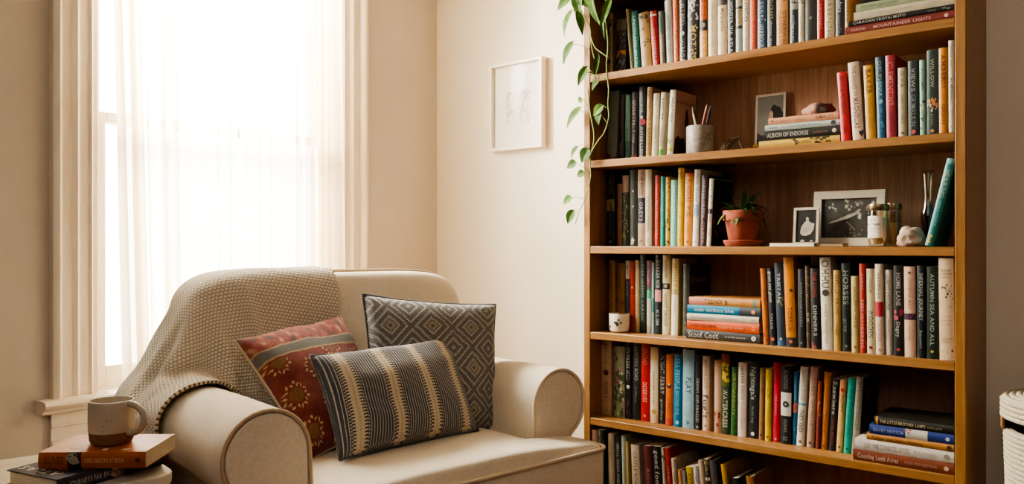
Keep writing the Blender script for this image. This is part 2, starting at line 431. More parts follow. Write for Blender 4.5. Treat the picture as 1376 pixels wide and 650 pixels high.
# (left px, right px at the foot, top py, left px at the head, cover, marks, look, short name)
R1 = [
(814.9,822.5,19,815,'8a7440',[K(.02,.98,'241d12',9,3,.22),L('BOTANIC',.1,.85,.4,'2b2415')],'olive gold book with black blotches','olive'),
(827,840,27,828.3,'1d1a18',[B(.0,.2,'5d5745'),K(.22,.5,'6a6458',16,4,.07),B(.55,.67,'c07c3a'),K(.53,.7,'2b2a30',8,2,.14),K(.7,.98,'5a6578',14,6,.12),K(.88,.98,'a8806f',6,7,.1)],'short charcoal book with orange patch','charcoal'),
(845.7,851.3,12,838.6,'a39566',[L('OLD GARDENS OF SPAIN',.06,.9,.55,'4a4127')],'leaning khaki book','khaki'),
(852,860.6,15,847,'12695a',[L('LINDEN AND MARSH',.08,.9,.45,'cfe0cf')],'leaning sea green book','sea green'),
(862,876,17,857,'a5824c',[K(.04,.3,'3a2a16',8,8,.13),B(.5,.515,'3a2a16'),K(.46,.56,'3a2a16',4,9,.12)],'kraft tan book with dark twig','kraft tan'),
(877,886.3,15,872,'a8141c',[B(.055,.085,'e6c8c0'),L('ROUGE',.3,.48,.4,'e0aaa0'),L('CHANSONS D AMOUR',.5,.98,.5,'e5c0b0')],'leaning bright red book','red'),
(887,893.4,15.5,884,'7d7262',[B(0,.4,'47685a'),L('WILDER',.05,.4,.45,'2b3a33'),L('LANDS',.42,.72,.5,'d5cbb0')],'narrow grey green and taupe book','taupe'),
(894,904,1,891.5,'aeb1a9',[L('NORTHERN SEA ATLAS',.22,.76,.5,'4f5654')],'pale silver grey book','silver grey'),
(905,912.5,-8,903,'c05228',[L('SUNDIALS AND CLOCKWORK',.03,.97,.6,'f0b56a')],'burnt orange book with yellow lettering','burnt orange'),
(913,922,-9,912,'23201f',[L('BRAMBLE WOOD',.05,.45,.75,'c8c2b8'),D(.56,.3,'a7a199'),L('HARROW',.64,.96,.7,'b9b3a8')],'black book with tall grey lettering','grey lettered'),
(923,937.8,-10,923.5,'1e1a12',[K(.08,.38,'b9b9b0',16,11,.13),L('MOTHS',.46,.95,.62,'cfae5a',.1),K(.5,.95,'d8be78',18,13,.06)],'broad black book with gold lettering','gold lettered'),
(938.4,950,-10,938,'c8622c',[L('ORIOLE',.04,.36,.6,'7c2b18'),B(.4,.55,'1f1c17'),D(.475,.3,'7e7a5c'),B(.56,1,'d59a4b'),L('FABLES',.6,.97,.6,'fbe3ae')],'orange book with a black band','banded orange'),
(951,963.7,-12,951,'cbbd9e',[L('the salt path north',.2,.8,.3,'7f7255')],'plain cream book','plain cream'),
(964.2,977,-12,964,'cdb591',[B(.13,.22,'3a2c22'),L('Marguerite',.26,.6,.42,'5b3f2c')],'beige book with square black emblem','emblem beige'),
(977.4,988,-13,977,'181816',[L('D WINTER VIA ATLAS',.08,.97,.5,'d8d4cb')],'black book with thin white lettering','thin lettered black'),
(988.2,997,-13,988,'a99c7e',[B(.25,.29,'2c2720'),L('GULL',.06,.24,.6,'4a4236'),L('ROCK',.3,.52,.55,'55493a'),B(.54,.585,'2c2720'),B(.585,1,'93a19a'),K(.62,.97,'c7cbc0',8,12,.1)],'grey and tan sectioned book','sectioned'),
(997.6,1006.9,-13,997.5,'ddd0b5',[L('JUNCO',.12,.5,.6,'2f2a24'),L('field notes',.55,.9,.4,'8a7d66')],'slim cream book with brown lettering','slim cream'),
(1007,1016.7,-14,1007,'bd3a22',[B(.02,.98,'c4402a'),L('WANDERER',.05,.5,.55,'e3a25e'),L('KESTREL',.55,.95,.5,'d88a50')],'vermilion book','vermilion'),
(1017.2,1029.4,-14,1017.3,'24405a',[L('D SEE',.06,.4,.5,'9db5c5'),K(.42,.52,'b8c4c8',8,14,.09),L('HARBOUR',.55,.93,.55,'cfd8dc')],'navy blue book','navy'),
(1029.7,1042.4,-15,1029.5,'171614',[L('FIELD CRAFT',.06,.5,.5,'a39a55'),L('almanac ways',.52,.95,.38,'aeb0a8')],'black book with olive lettering','olive lettered'),
(1043,1058.6,-16,1042.8,'c8925c',[K(.06,.22,'2d241c',16,15,.22),L('CURLEWS AND',.36,.95,.36,'6b3a1e',-.42),L('OTHERWISE',.38,.95,.36,'6b3a1e',.42)],'broad tan book with dark portrait','portrait tan'),
(1061,1072,-17,1061,'1c1d1d',[K(.04,.3,'b4b0a4',14,16,.14),B(.28,.38,'8d8c80'),L('stillwater',.46,.92,.42,'9ba5a0')],'black book with silvery photograph','photograph black'),
(1072.5,1080.5,-17,1072.5,'cfc5ae',[L('ODE',.1,.3,.7,'2c2620'),L('to plain air',.4,.94,.4,'7d7461')],'narrow bone white book','bone white'),
(1080.8,1097,-18,1081,'2b2c24',[B(.02,.2,'c4bfae'),K(.1,.26,'2b2c24',10,17,.1),D(.55,.14,'6e6e60')],'broad dark book with pale landscape band','landscape'),
(1097.6,1106.5,-19,1097.6,'b8241f',[('x',.0,1,'d8b79a',-1,-.7),L('CARDINAL',.06,.95,.5,'e88a74',.1)],'scarlet book with cream edge','scarlet'),
(1107.5,1121,-20,1107.5,'d6c39c',[L('A GREENING',.06,.95,.5,'5a5038')],'straw coloured book','straw'),
(1122.4,1134.8,-21,1122.4,'161616',[L('Cinders',.15,.52,.55,'dcd8d0'),L('novella',.56,.9,.4,'7c7a76')],'black book with white title','white titled'),
(1135.2,1142,-22,1135.2,'b98d55',[L('SANDPIPER',.2,.8,.5,'3a2715')],'slim caramel book behind the lying stack','caramel'),
]
R2 = [
(814,827,122.7,819,'7c8172',[K(.93,1,'6e2e20',6,21,.2)],'tall plain grey green book','grey green'),
(827.4,837,128,828.4,'221a18',[L('BLACKBIRD',.08,.6,.6,'a8392c'),L('stories',.66,.97,.4,'cbb9a8')],'black book with red lettering','red lettered'),
(839,846,127.8,839.2,'6d9582',[L('SPRING RITES',.5,.95,.4,'2c4c40'),B(.7,1,'33604f')],'narrow jade book','jade'),
(846.5,855,124,848,'2b211f',[L('QUARTERLY',.12,.6,.5,'c9bfae'),L('LAW',.62,.75,.4,'c9bfae'),K(.9,.98,'b5443a',3,22,.2)],'dark brown book','dark brown'),
(857.5,866.3,117,858,'1f1e20',[L('NOCTURNE',.06,.36,.45,'aaa69e'),D(.485,.42,'c4283a',.3),D(.42,.2,'d8d0c8'),L('INTERLUDE',.55,.97,.5,'d4cfc4')],'black book with red flower','flower'),
(867,874,117.6,869,'c39f68',[L('LETTERS TO A GARDENER',.05,.95,.5,'6d5330')],'straw tan book with brown lettering','straw tan'),
(874.5,883,126,877.5,'d9cdb2',[L('quiet',.05,.2,.3,'8d8068'),L('ROOMS',.4,.8,.3,'b6aa90')],'plain ivory book','ivory'),
(883.7,890,124.4,888,'ddd3bb',[L('PASTURE',.06,.45,.5,'3d382c'),L('and grove',.5,.85,.4,'6a6552'),B(.86,1,'57b437')],'ivory book with green foot','green footed'),
(895,903,121.5,900,'e2dac6',[L('HEATHER',.1,.5,.45,'3a382e'),K(.74,.92,'b9c238',10,24,.18),K(.7,.98,'4a4a2c',8,25,.1)],'leaning white book with illustrated pink cover','pink covered'),
]
R2b = [
(1130,1143,97,1123.8,'c42a2c',[L('SEVEN HERONS',.05,.62,.55,'43100f'),L('SA',.8,.9,.4,'5a1512')],'leaning scarlet paperback','scarlet'),
(1145.5,1161,83.5,1138.5,'d9c1a8',[L('THE HOUSE OF',.05,.45,.4,'6b5a4a'),L('MAGNOLIAS',.46,.86,.55,'5a2f28'),K(.9,.96,'2b211e',4,26,.16)],'broad blush cream book','blush'),
(1163.5,1177,88,1159.3,'d09a36',[L('BAKER',.05,.4,.62,'37230c'),L('wheat song',.45,.85,.35,'a5762a')],'mustard yellow book','mustard'),
(1178.5,1190,77,1175.5,'24607f',[B(0,.3,'233e46'),L('DELPHINIA',.05,.5,.5,'9fc0cc'),D(.55,.3,'6c9fba'),K(.62,.95,'4b8fb5',12,27,.1)],'blue book with dark teal head','teal headed blue'),
(1191,1204.5,75,1189,'a52c38',[L('CLEMENTINE',.08,.62,.62,'df8f84'),L('GRACE',.68,.95,.45,'6d1820')],'crimson hardback','crimson'),
(1207,1219,91.5,1206,'b6aa86',[L('O VIA',.05,.3,.5,'4a4330'),L('pilgrim road',.36,.85,.35,'6d6449'),D(.95,.18,'5c543c')],'short khaki book','khaki'),
(1220,1235,82.5,1219.3,'1e2a27',[L('VIEWS',.1,.42,.4,'b7b8a8'),L('GRIMALKIN',.45,.88,.5,'8f9a92'),D(.95,.22,'c25a4a')],'black green book with orange dot','dotted black'),
(1236,1244,81,1235,'8fbaa2',[L('AUTUMN',.08,.44,.5,'3b5a4c'),K(.55,.95,'2b3530',10,28,.2),K(.6,.72,'d3cdb0',4,29,.2)],'narrow mint book','mint'),
(1244.7,1261,68,1244.7,'22372f',[L('WILLOW',.06,.5,.32,'c2c3a0'),K(.58,.7,'c8854a',10,30,.16),K(.64,.74,'c9c2b0',5,31,.1),D(.96,.15,'d08a4a'),L('press',.76,.9,.25,'8f9a85')],'tall dark green hardback','dark green'),
(1261.5,1274.2,65,1260.9,'c98533',[L('AMBER',.08,.4,.62,'5b2f10',0),L('CIRCUS',.3,.48,.5,'5b2f10'),L('GRAIN',.66,.9,.42,'5b3512')],'tall amber book','amber'),
(1274.2,1287,55,1273.8,'ded3bd',[L('William Alder',.05,.32,.4,'7b705e'),L('ALMANAC',.35,.74,.55,'5e5648'),D(.94,.16,'8d826e')],'tall ivory book against the right side panel','ivory'),
]
R3 = [
(814.4,825.4,232.7,814.4,'191b16',[L('TALES',.06,.28,.42,'6f6a52'),B(.36,.52,'8d7b46'),K(.37,.51,'5d4f2a',8,41,.12),L('fireside',.56,.86,.4,'74705e'),D(.94,.2,'6d6a58')],'black book with gold label','gold labelled'),
(828.4,835,247,828.6,'a0765c',[],'short dusty pink book','dusty pink'),
(835.2,844.3,236,835.4,'2c3222',[B(0,.24,'9d7c66'),K(.22,.9,'b4a35e',34,42,.07),K(.3,.95,'5e6b43',16,43,.1)],'dark green book with gold speckles','speckled'),
(845,855.8,228.5,845,'3c4138',[D(.28,.14,'aab09a'),D(.48,.12,'aab09a'),K(.92,.97,'c9cbb8',3,44,.2)],'slate green book','slate green'),
(856,866.5,228,856,'bda08a',[L('THE PRESS',.04,.34,.55,'4c3c38'),B(.37,.7,'22212b'),L('GREYS',.42,.68,.5,'a49ca0'),L('S',.91,.96,.4,'3c302c')],'rose beige book with black band','black banded'),
(866.5,875,228,866.5,'d6cdb2',[L('HOW RIVERS REMEMBER',.34,.8,.4,'6c654c'),L('U',.9,.96,.4,'4c4735')],'pale cream book with faint lettering','pale cream'),
(879,886,236,879.5,'b23a2d',[L('carmine',.1,.3,.3,'d8836f'),L('BELL AND CANDLE',.35,.9,.4,'d8836f')],'brick red book','brick red'),
(886.6,893,237,887.2,'1f8377',[L('LAGOON LIGHT',.06,.9,.45,'63b5a6')],'teal book','teal'),
(893.4,899.8,238,893.6,'cfa048',[K(.05,.5,'7d5a24',12,45,.14),K(.6,.98,'33281a',14,46,.18),L('OWLS',.38,.75,.6,'3a2b16')],'ochre and black patterned book','ochre'),
(900,909,242,901,'7ab8a8',[L('MERIDIAN',.06,.6,.5,'b9dccb'),K(.35,.9,'a2d0bf',8,47,.08)],'short aqua book','aqua'),
(908.5,917.6,226,910,'cba32c',[L('GG',.05,.14,.5,'6d5310'),L('O',.43,.48,.4,'6d5310'),D(.62,.1,'6d5310'),L('C',.9,.95,.4,'6d5310')],'tall golden yellow book','golden yellow'),
(918,929.4,233,920,'d08a45',[B(0,.05,'bf5330'),L('FLINDERS',.08,.4,.62,'5b2c12'),L('PIG',.45,.6,.55,'233a22'),L('orchard',.66,.86,.25,'8d5524'),D(.94,.15,'6b3a18')],'soft orange book','soft orange'),
(929,938,228,932,'ddd9cc',[L('PAPER CRANES',.05,.42,.45,'5c6468'),B(.45,.6,'9db2bd'),L('YOKO',.46,.62,.6,'33506b'),L('I',.92,.96,.4,'333333')],'leaning white book with blue lettering','blue lettered white'),
(940,948,235.5,942.5,'3d1d20',[L('WINTERGREEN',.05,.6,.5,'b59a94'),L('COUNTY',.65,.96,.5,'a58a84')],'leaning maroon book','maroon'),
(949,954.8,240,953,'d2cdb9',[K(.04,.45,'8a8878',10,48,.13),B(.45,.52,'262522'),L('NOIR',.5,.66,.55,'26241f'),K(.7,.96,'918b72',8,49,.12)],'leaning bone white book with black floral cover','floral covered'),
]
R4 = [
(818,826,349,818,'a5794a',[L('PRAIRIE FIRE AND GRASS',.05,.75,.45,'5d3d1e')],'tawny book behind the small pot','tawny'),
(827,838.4,353.5,828,'8d6438',[L('sepia',.1,.6,.2,'6a4522'),K(.5,.6,'6a4522',3,51,.2)],'wood brown book','wood brown'),
(839.7,845.6,350,840,'3a4448',[B(0,.26,'cfc2ab'),L('MAP',.05,.22,.5,'6d6250'),L('ROOM',.3,.5,.5,'8c9698')],'slate book with white head','white headed'),
(845.8,852.6,351,846,'a8321f',[D(.37,.2,'dca888'),B(.45,.462,'6d1d12'),D(.8,.16,'3c100a')],'rust red book','rust red'),
(852.6,858.7,349.4,852.6,'cdb88e',[L('A HISTORY OF BREAD',.06,.9,.45,'8c754a')],'pale wheat book','wheat'),
(858.4,868,339.6,859,'1d2d25',[L('EVERGREENS',.12,.55,.4,'8e9a80'),L('LARCH',.58,.85,.4,'8e9a80')],'tall bottle green book','bottle green'),
(868.6,874.7,350,868.8,'b9a99a',[B(0,.34,'9a6d84'),L('PLUM',.05,.28,.5,'5c3048'),B(.28,.4,'c34f78'),B(.34,.52,'4aa47e'),B(.52,.9,'c7c2b0')],'narrow pink and green striped book','pink striped'),
(875.3,878.8,353,875.4,'9fbdb8',[B(.5,.7,'2d8a84')],'very thin pale teal book','thin teal'),
(878.8,887.7,340,879.8,'1c262c',[L('DARKER',.06,.3,.62,'e3ded2'),L('WATER',.31,.42,.6,'e3ded2'),B(.44,.59,'d08f8c'),L('KLIM',.62,.96,.5,'b8bcb8')],'midnight blue book with pink label','pink labelled'),
(888.2,899,340,889.2,'d8cba8',[L('RENOIR',.06,.3,.35,'6d603f'),B(.355,.43,'221d14'),D(.39,.22,'a59870'),L('GHOST ORCHID',.48,.9,.5,'55492e')],'tall cream book with black oval','black oval'),
(901,910,347.5,902.8,'d6bf8c',[L('HONEY',.06,.38,.5,'9a7b3c'),L('BEE',.4,.47,.6,'3c2c12'),B(.47,1,'e0d8c4'),L('keeper',.52,.75,.3,'b6a98c')],'half honey half white book','honey'),
(916.6,925.5,354.4,917.6,'3a3a32',[K(.1,.9,'5b5a48',14,52,.12)],'dark grey book with black front cover','black fronted'),
]
R4b = [
(1025.5,1033.3,360.5,1020.8,'b8692a',[L('bramble',.15,.6,.35,'7d3f16'),K(.85,.95,'7d2c14',3,53,.2)],'leaning copper orange book','copper'),
(1034,1042.7,360.5,1030,'1e2024',[L('grass and ghost',.04,.45,.55,'dcd8cc'),L('TALLIS',.52,.86,.4,'c3c4c0'),D(.925,.3,'d0532c')],'leaning black book with orange dot','orange dotted'),
(1044,1055.6,352.5,1039.5,'333c48',[L('TRISTAN',.1,.5,.42,'cfd2cf'),K(.4,.6,'8b8445',6,54,.12),D(.92,.14,'c3c9cc'),B(.94,1,'2f5580')],'leaning slate navy book','slate navy'),
(1056,1070,345.4,1051.6,'c98128',[D(.37,.16,'33200c',.4),L('TOBRUK',.56,.84,.52,'5b2d0c'),B(.9,1,'1c1a1b'),D(.945,.17,'d2643a')],'tall golden orange book','golden orange'),
(1072,1082,361.5,1071.4,'26272a',[L('RIVERSTONE PAPERS',.06,.85,.32,'8f9392'),D(.94,.15,'6d7a80')],'charcoal book with grey lettering','charcoal'),
(1083,1089.7,357,1080.5,'4b3a28',[K(.05,.45,'8d6236',14,55,.18),L('ELM',.55,.7,.6,'c4b48c'),K(.8,.95,'8d7a52',6,56,.14)],'narrow brown patterned book','brown patterned'),
(1090,1102.6,360.5,1088,'1f1f1e',[L('THE LONG',.04,.36,.45,'bd3a34'),L('DINNERS',.42,.88,.42,'d6d2c6'),K(.93,1,'8c3a2c',8,57,.12)],'black book with red author name','red named'),
(1103,1118.7,345.4,1099.8,'ddd4c2',[L('OHHU',.03,.34,.75,'2c2722'),D(.385,.33,'3f3129'),L('small histories',.5,.94,.32,'8a8272')],'tall white book with brown globe','brown globe'),
(1119.8,1130,363,1119,'b9985c',[L('GOLD',.05,.3,.62,'54401c'),L('FURLONG',.34,.55,.55,'54401c'),L('ridge',.62,.85,.4,'6d5528')],'tan book with bold brown lettering','bold tan'),
(1130.6,1143.5,353,1129.6,'1c231e',[L('HORSES',.08,.48,.62,'a8ada0'),L('grey',.58,.84,.4,'7c8478'),D(.94,.15,'6d756a')],'black green book with tall lettering','black green'),
(1144,1154.3,371,1143,'c4b078',[L('MEADOW HERB',.14,.68,.4,'6f6136'),D(.93,.2,'6f6136')],'short sandy yellow book','sandy yellow'),
(1154.7,1164,354,1153.7,'b63f33',[L('CORAL',.08,.34,.4,'df9a88'),L('REEF WANDERING',.4,.95,.45,'e3a896')],'coral red book','coral red'),
(1164.2,1175.8,361,1163.1,'d3c3a2',[L('HOLM',.05,.35,.35,'7a6c50'),L('WOODEN',.48,.82,.7,'39342a'),D(.93,.22,'7d2c28')],'cream book with heavy black title','heavy titled'),
(1176.5,1187.8,354.3,1175,'dccdb4',[L('matthews',.06,.42,.42,'6a5f50'),B(.42,.58,'a82230'),K(.4,.64,'a82230',6,58,.14),L('TROPHIES',.62,.86,.55,'c06a68'),D(.95,.16,'c05c52')],'cream book with red blot','red blot'),
(1189,1199,362.4,1188,'d8cfbb',[L('LIGHTHOUSE',.06,.48,.5,'4c463c'),L('keeping',.52,.82,.3,'938975')],'slim white book with grey lettering','grey lettered'),
(1200,1214.3,356.6,1200,'201e1d',[L('HOME LANE',.08,.45,.5,'b9b2a6'),K(.5,.58,'b02f4a',5,59,.16),L('Dagny',.62,.8,.4,'d6cfc2'),D(.93,.16,'b8423a')],'black book with small red emblem','red emblem'),
(1215,1230.7,358,1213.9,'dcb9a0',[D(.07,.13,'5c4638'),L('JENNIFER MAY',.13,.48,.32,'8b6c5a'),B(.52,.59,'33203a'),K(.53,.58,'7d2c5a',3,60,.1),L('salting',.64,.84,.28,'a5856f')],'pink book with purple band','purple band'),
(1232,1243.4,357,1231.9,'171a18',[L('INFERNAL JOURNEY',.08,.6,.5,'c9cac2'),L('bassett',.66,.94,.4,'a4a89f')],'black book with bold white lettering','bold white lettered'),
(1244.4,1261,358,1244.4,'1c2820',[L('AUTUMN SEA AND ALL',.08,.86,.38,'b9beaf'),D(.92,.13,'c9b93a')],'dark forest green book','forest green'),
(1261.7,1286,346.5,1260,'dcc4a4',[('h','Sister',.12,.16,'5b4a3a'),('h','of Winter',.155,.14,'4b3c30'),('h','NOVEL',.19,.1,'5b4a3a'),K(.26,.48,'4a3c32',14,61,.06),('h','and other',.57,.09,'7b6a58'),('h','tales told',.61,.09,'7b6a58'),('h','by night',.65,.09,'7b6a58'),('h','ADELINE',.79,.1,'5b4a3a'),('h','FINCH',.82,.1,'5b4a3a'),K(.9,.94,'4a3c32',3,62,.06)],'broad cream hardback with sketched figure','sketched cream'),
]
R5 = [
(806,819.8,452.5,806,'c7a68a',[L('Maison',.06,.34,.45,'7d5f4c'),D(.44,.25,'4c2620'),L('WHISKY',.55,.78,.45,'5a4034'),L('S',.91,.96,.3,'7d5f4c')],'pinkish tan book by the left side panel','pinkish tan'),
(824,839,465,824,'8d8d74',[K(.05,.3,'3a3a30',6,71,.1),K(.3,.6,'b06a7a',6,72,.15),K(.35,.95,'3f5232',22,73,.18),K(.3,.98,'c9c7ae',9,74,.1)],'sage book with floral painting','floral sage'),
(840.2,848,460,839,'1b1a1a',[L('CYPRESS HILL',.06,.5,.7,'d6d0c4'),D(.58,.3,'d6d0c4'),K(.7,.95,'6d3a52',6,75,.16)],'black book with big white lettering','big lettered black'),
(848.8,859.6,459,850,'20211f',[L('LANTERN',.06,.32,.5,'a5a59b'),L('ROAD',.34,.5,.5,'c4c4ba'),L('william',.55,.8,.32,'82827a')],'soot black book','soot black'),
(860,872,460.5,860.6,'b8141f',[L('QUINO',.06,.28,.6,'e59a8c'),L('DESERVES',.5,.76,.55,'f0c4b4'),D(.93,.14,'e59a8c')],'bright red hardback','bright red'),
(873,883.7,466,873.4,'d2b58f',[B(0,.17,'dcc28a'),B(.17,.9,'d8c8a4'),L('cottage rose',.24,.84,.35,'6d5638'),D(.85,.3,'a58a3c')],'two tone buttermilk book','buttermilk'),
(885,893.4,475,886,'2b2524',[L('NIGHT FERRY',.03,.58,.75,'cfc9bf'),L('gordon',.64,.96,.5,'a8a29a')],'charcoal book with crowded lettering','crowded'),
(893.6,903.3,476,894.6,'c4621f',[D(.44,.32,'2b1a10'),D(.42,.14,'d8b060'),L('ABU',.6,.8,.4,'8a3c14'),B(.9,1,'b23c22')],'orange book with dark emblem','orange emblem'),
(904,915.6,476,905,'176c90',[L('SEA PEOPLE',.05,.48,.6,'8fc0d0'),L('BEYOND THE',.5,.84,.5,'7cb0c6'),D(.94,.2,'8fc0d0')],'cerulean blue book','cerulean'),
(916.2,931.7,469,917,'93b4c0',[L('PLAY',.35,.56,.55,'1f2a30',.1),L('IIIII',.62,.84,.4,'b3ccd3'),L('JEB',.14,.26,.3,'aac6cf'),L('A',.9,.96,.4,'2b3a42')],'broad powder blue book','powder blue'),
(932.8,941,478,934,'1c1a19',[L('CROWS AND ORACLES',.3,.9,.5,'cdc6ba'),D(.96,.2,'a8a29a')],'narrow black book','narrow black'),
(940.8,952.6,478,941,'dcc5ac',[L('BERNARDO',.05,.44,.5,'8c705c'),L('fugit',.5,.86,.85,'2a1d18'),D(.93,.12,'5c4438')],'cream book with black script','script cream'),
(959,968.8,484,959.4,'b78b6d',[B(.04,.7,'c29a7c'),K(.72,.9,'7d2c22',5,76,.18)],'dusty rose book','dusty rose'),
(968.8,980,475.3,969,'4a5c22',[B(0,.14,'9c4a24'),K(.1,.38,'d2b02c',22,77,.16),B(.4,1,'26361c'),L('WATERCRESS',.44,.92,.62,'e0dcc4')],'green and gold gardening book','green and gold'),
(981,989.6,493,983,'2c5a2c',[L('ORCHARDISTS',.08,.7,.5,'b9a94a'),K(.7,.95,'3f7a3a',5,78,.14)],'grass green book','grass green'),
(989.9,1002,486.5,991,'dccbbd',[L('HARPER FINCH',.04,.5,.42,'5a4c46'),L('LODGING',.52,.9,.34,'a08f86')],'tall white book','tall white'),
(1004.3,1018.3,485.5,1006,'222524',[L('Nightingale',.06,.5,.55,'c3c6c0'),L('the lost song',.58,.8,.3,'9ba09c'),D(.94,.18,'d6d8d2')],'broad dark grey book','dark grey'),
(1019,1025.8,494,1021,'8d6848',[L('PORTER',.06,.4,.4,'5d3f26'),D(.93,.25,'4a1d16')],'cocoa brown book','cocoa'),
(1025.8,1035.5,495,1027,'d4b010',[L('YELLOW HOUSE',.04,.4,.45,'8c7208'),L('vincent',.5,.8,.35,'a58812'),D(.94,.18,'5d4c08')],'lemon yellow book','lemon yellow'),
(1036,1047.4,486.5,1038.5,'b92f3c',[L('Daniel',.04,.28,.5,'6d121c'),L('ruby winters',.4,.66,.4,'de7f84'),D(.96,.14,'e3a0a4')],'raspberry red book','raspberry'),
(1047.4,1062.4,491,1048.6,'1c1b1a',[L('BLINDFOLD',.05,.3,.42,'8f8b84'),B(.34,.64,'d3cab8'),D(.49,.3,'211f1d'),D(.49,.13,'8f8b84'),L('SIGNAL',.68,.86,.4,'8f8b84'),L('22',.9,.96,.4,'b5b0a8')],'black book with white square','white square'),
(1063.3,1070,499,1065.8,'265c80',[L('LAKEHOUSE',.04,.42,.5,'7fb0c8'),B(.42,.56,'a8544c'),K(.42,.56,'d8c0b0',5,79,.16),K(.6,.9,'4a90b0',8,80,.12)],'narrow blue book with red patch','red patched blue'),
(1069.5,1079.8,492,1075,'dad3c4',[L('Summer in Kyoto',.04,.42,.4,'8a8478'),B(.455,.485,'5aa0b4'),L('INDIGO',.53,.83,.55,'3c3a36'),D(.94,.2,'6a665c')],'leaning white book with blue stripe','blue striped'),
(1083,1092.8,492,1089,'bb9a84',[B(0,.14,'b5827c'),L('OLD HABITS',.14,.36,.55,'5a4238'),L('OF HILLS',.4,.75,.45,'7b6254'),D(.94,.2,'4a342c')],'leaning mauve beige book','mauve beige'),
(1095.6,1100.7,511.6,1099,'94462a',[K(.2,.5,'d8c0a0',5,81,.2),B(.5,1,'7a2c24')],'thin russet book','russet'),
(1101,1111,498.7,1106.8,'c17c44',[L('The Country Wanderer',.1,.88,.34,'7a4218'),D(.95,.16,'6b3a18')],'leaning apricot book','apricot'),
(1113,1121.8,508.4,1118.6,'1e1c1b',[L('Elsewhere',.03,.5,.65,'d0c9bc'),L('ONE MAN',.55,.92,.5,'8f3a34')],'leaning black book with cursive title','cursive titled'),
(1122.9,1131.5,509.5,1128.7,'c9ac74',[B(0,.25,'d0925c'),D(.14,.34,'b03a28'),L('POPPY',.2,.46,.55,'6b3018'),D(.93,.2,'5d431c')],'leaning wheat book with red flower','red flowered'),
(1132.6,1143,507,1139.5,'2f9a86',[L('THE TURQUOISE',.06,.84,.42,'124c42'),D(.94,.16,'124c42')],'leaning turquoise book','turquoise'),
(1143.4,1153,505,1150.6,'8a8678',[L('STONE CIRCLES',.06,.7,.5,'5c5a50'),K(.75,.9,'9a5a4a',4,82,.14)],'leaning stone grey book with black cover','stone grey'),
]
# bottom row: columns and row are of the head; the foot is below the frame
R6 = [
(794.5,803,577,794.5,'8d6a5e',[],'dusky pink book','dusky pink'),
(803.6,811,577,803.6,'2b3426',[K(.02,.3,'6d7a5a',8,91,.1)],'moss green book','moss green'),
(816,824.6,582,816,'a89886',[L('DOVES',.05,.4,.35,'5c5044')],'taupe grey book','taupe grey'),
(825.3,834,584.6,825.3,'1b1d1d',[L('SMALL GODS AND SALT',.1,.85,.5,'a9b4b0')],'black book with spaced pale lettering','spaced lettered'),
(833.6,840,585,833.6,'98a298',[L('lichen',.3,.7,.3,'6d776d')],'misty green book','misty green'),
(840.2,844.4,593,840.2,'a8925e',[],'thin ochre book','thin ochre'),
(846.4,858.2,596.4,846.4,'c9bca6',[L('CASTLE ROADS',.1,.7,.42,'5a5044')],'thick parchment book','parchment'),
(864,874.8,597.7,864,'5a2a28',[L('RIGOLET',.3,.8,.42,'a87a72')],'maroon hardback','maroon'),
(876,887,598.3,876,'151713',[L('good food',.06,.6,.62,'dcd8cc')],'black book with bold white title','bold titled'),
(887.8,892,601,887.8,'b3a494',[K(.02,.2,'33302c',4,92,.24)],'thin ash book','ash'),
(892.2,900,600,892.2,'9a2418',[L('VERMILION SANDS',.2,.9,.4,'d08a74')],'cinnabar red book','cinnabar'),
(900.2,907,614.7,899.8,'c9b59c',[L('KARL',.1,.5,.4,'7d6a54')],'pale peach book','pale peach'),
(910.2,915.2,630.6,910,'c98e5c',[K(.05,.6,'e0cdb0',8,93,.2)],'small apricot spotted book','apricot spotted'),
(915.8,920.6,632,915.8,'8d8994',[],'thin lilac grey book','lilac grey'),
(921,930.4,626,921,'c2a21e',[L('OZ',.05,.4,.6,'2b240c')],'short yellow book','short yellow'),
(930.6,937,625,930.4,'c3bdc2',[L('N9',.12,.3,.5,'4a464c')],'pale lilac book','pale lilac'),
(937.2,944,617.7,937,'bda68c',[L('BOND',.3,.8,.55,'3c3228')],'sand beige book','sand beige'),
(944.2,951,616,944,'3a3428',[K(.0,.3,'9d8a62',12,94,.16),B(.26,.3,'d6cfc0'),K(.35,.9,'5c6a4a',12,95,.2)],'dark mosaic patterned book','mosaic'),
(951.6,960.6,617,951.4,'4a4746',[],'plain graphite book','graphite'),
(967.5,974.6,623,967,'b8892e',[L('CORN',.1,.6,.3,'8f6818')],'leaning mustard gold book','mustard gold'),
(983,991,641,983,'1c1b18',[],'leaning plain black book','plain black'),
(1001,1012,638,1001,'8d6038',[K(.0,.2,'a87a4c',5,96,.2)],'leaning kraft brown book','kraft brown'),
]
ROWW = ['top', 'second', 'third', 'fourth', 'fifth', 'bottom']
_seen = {}
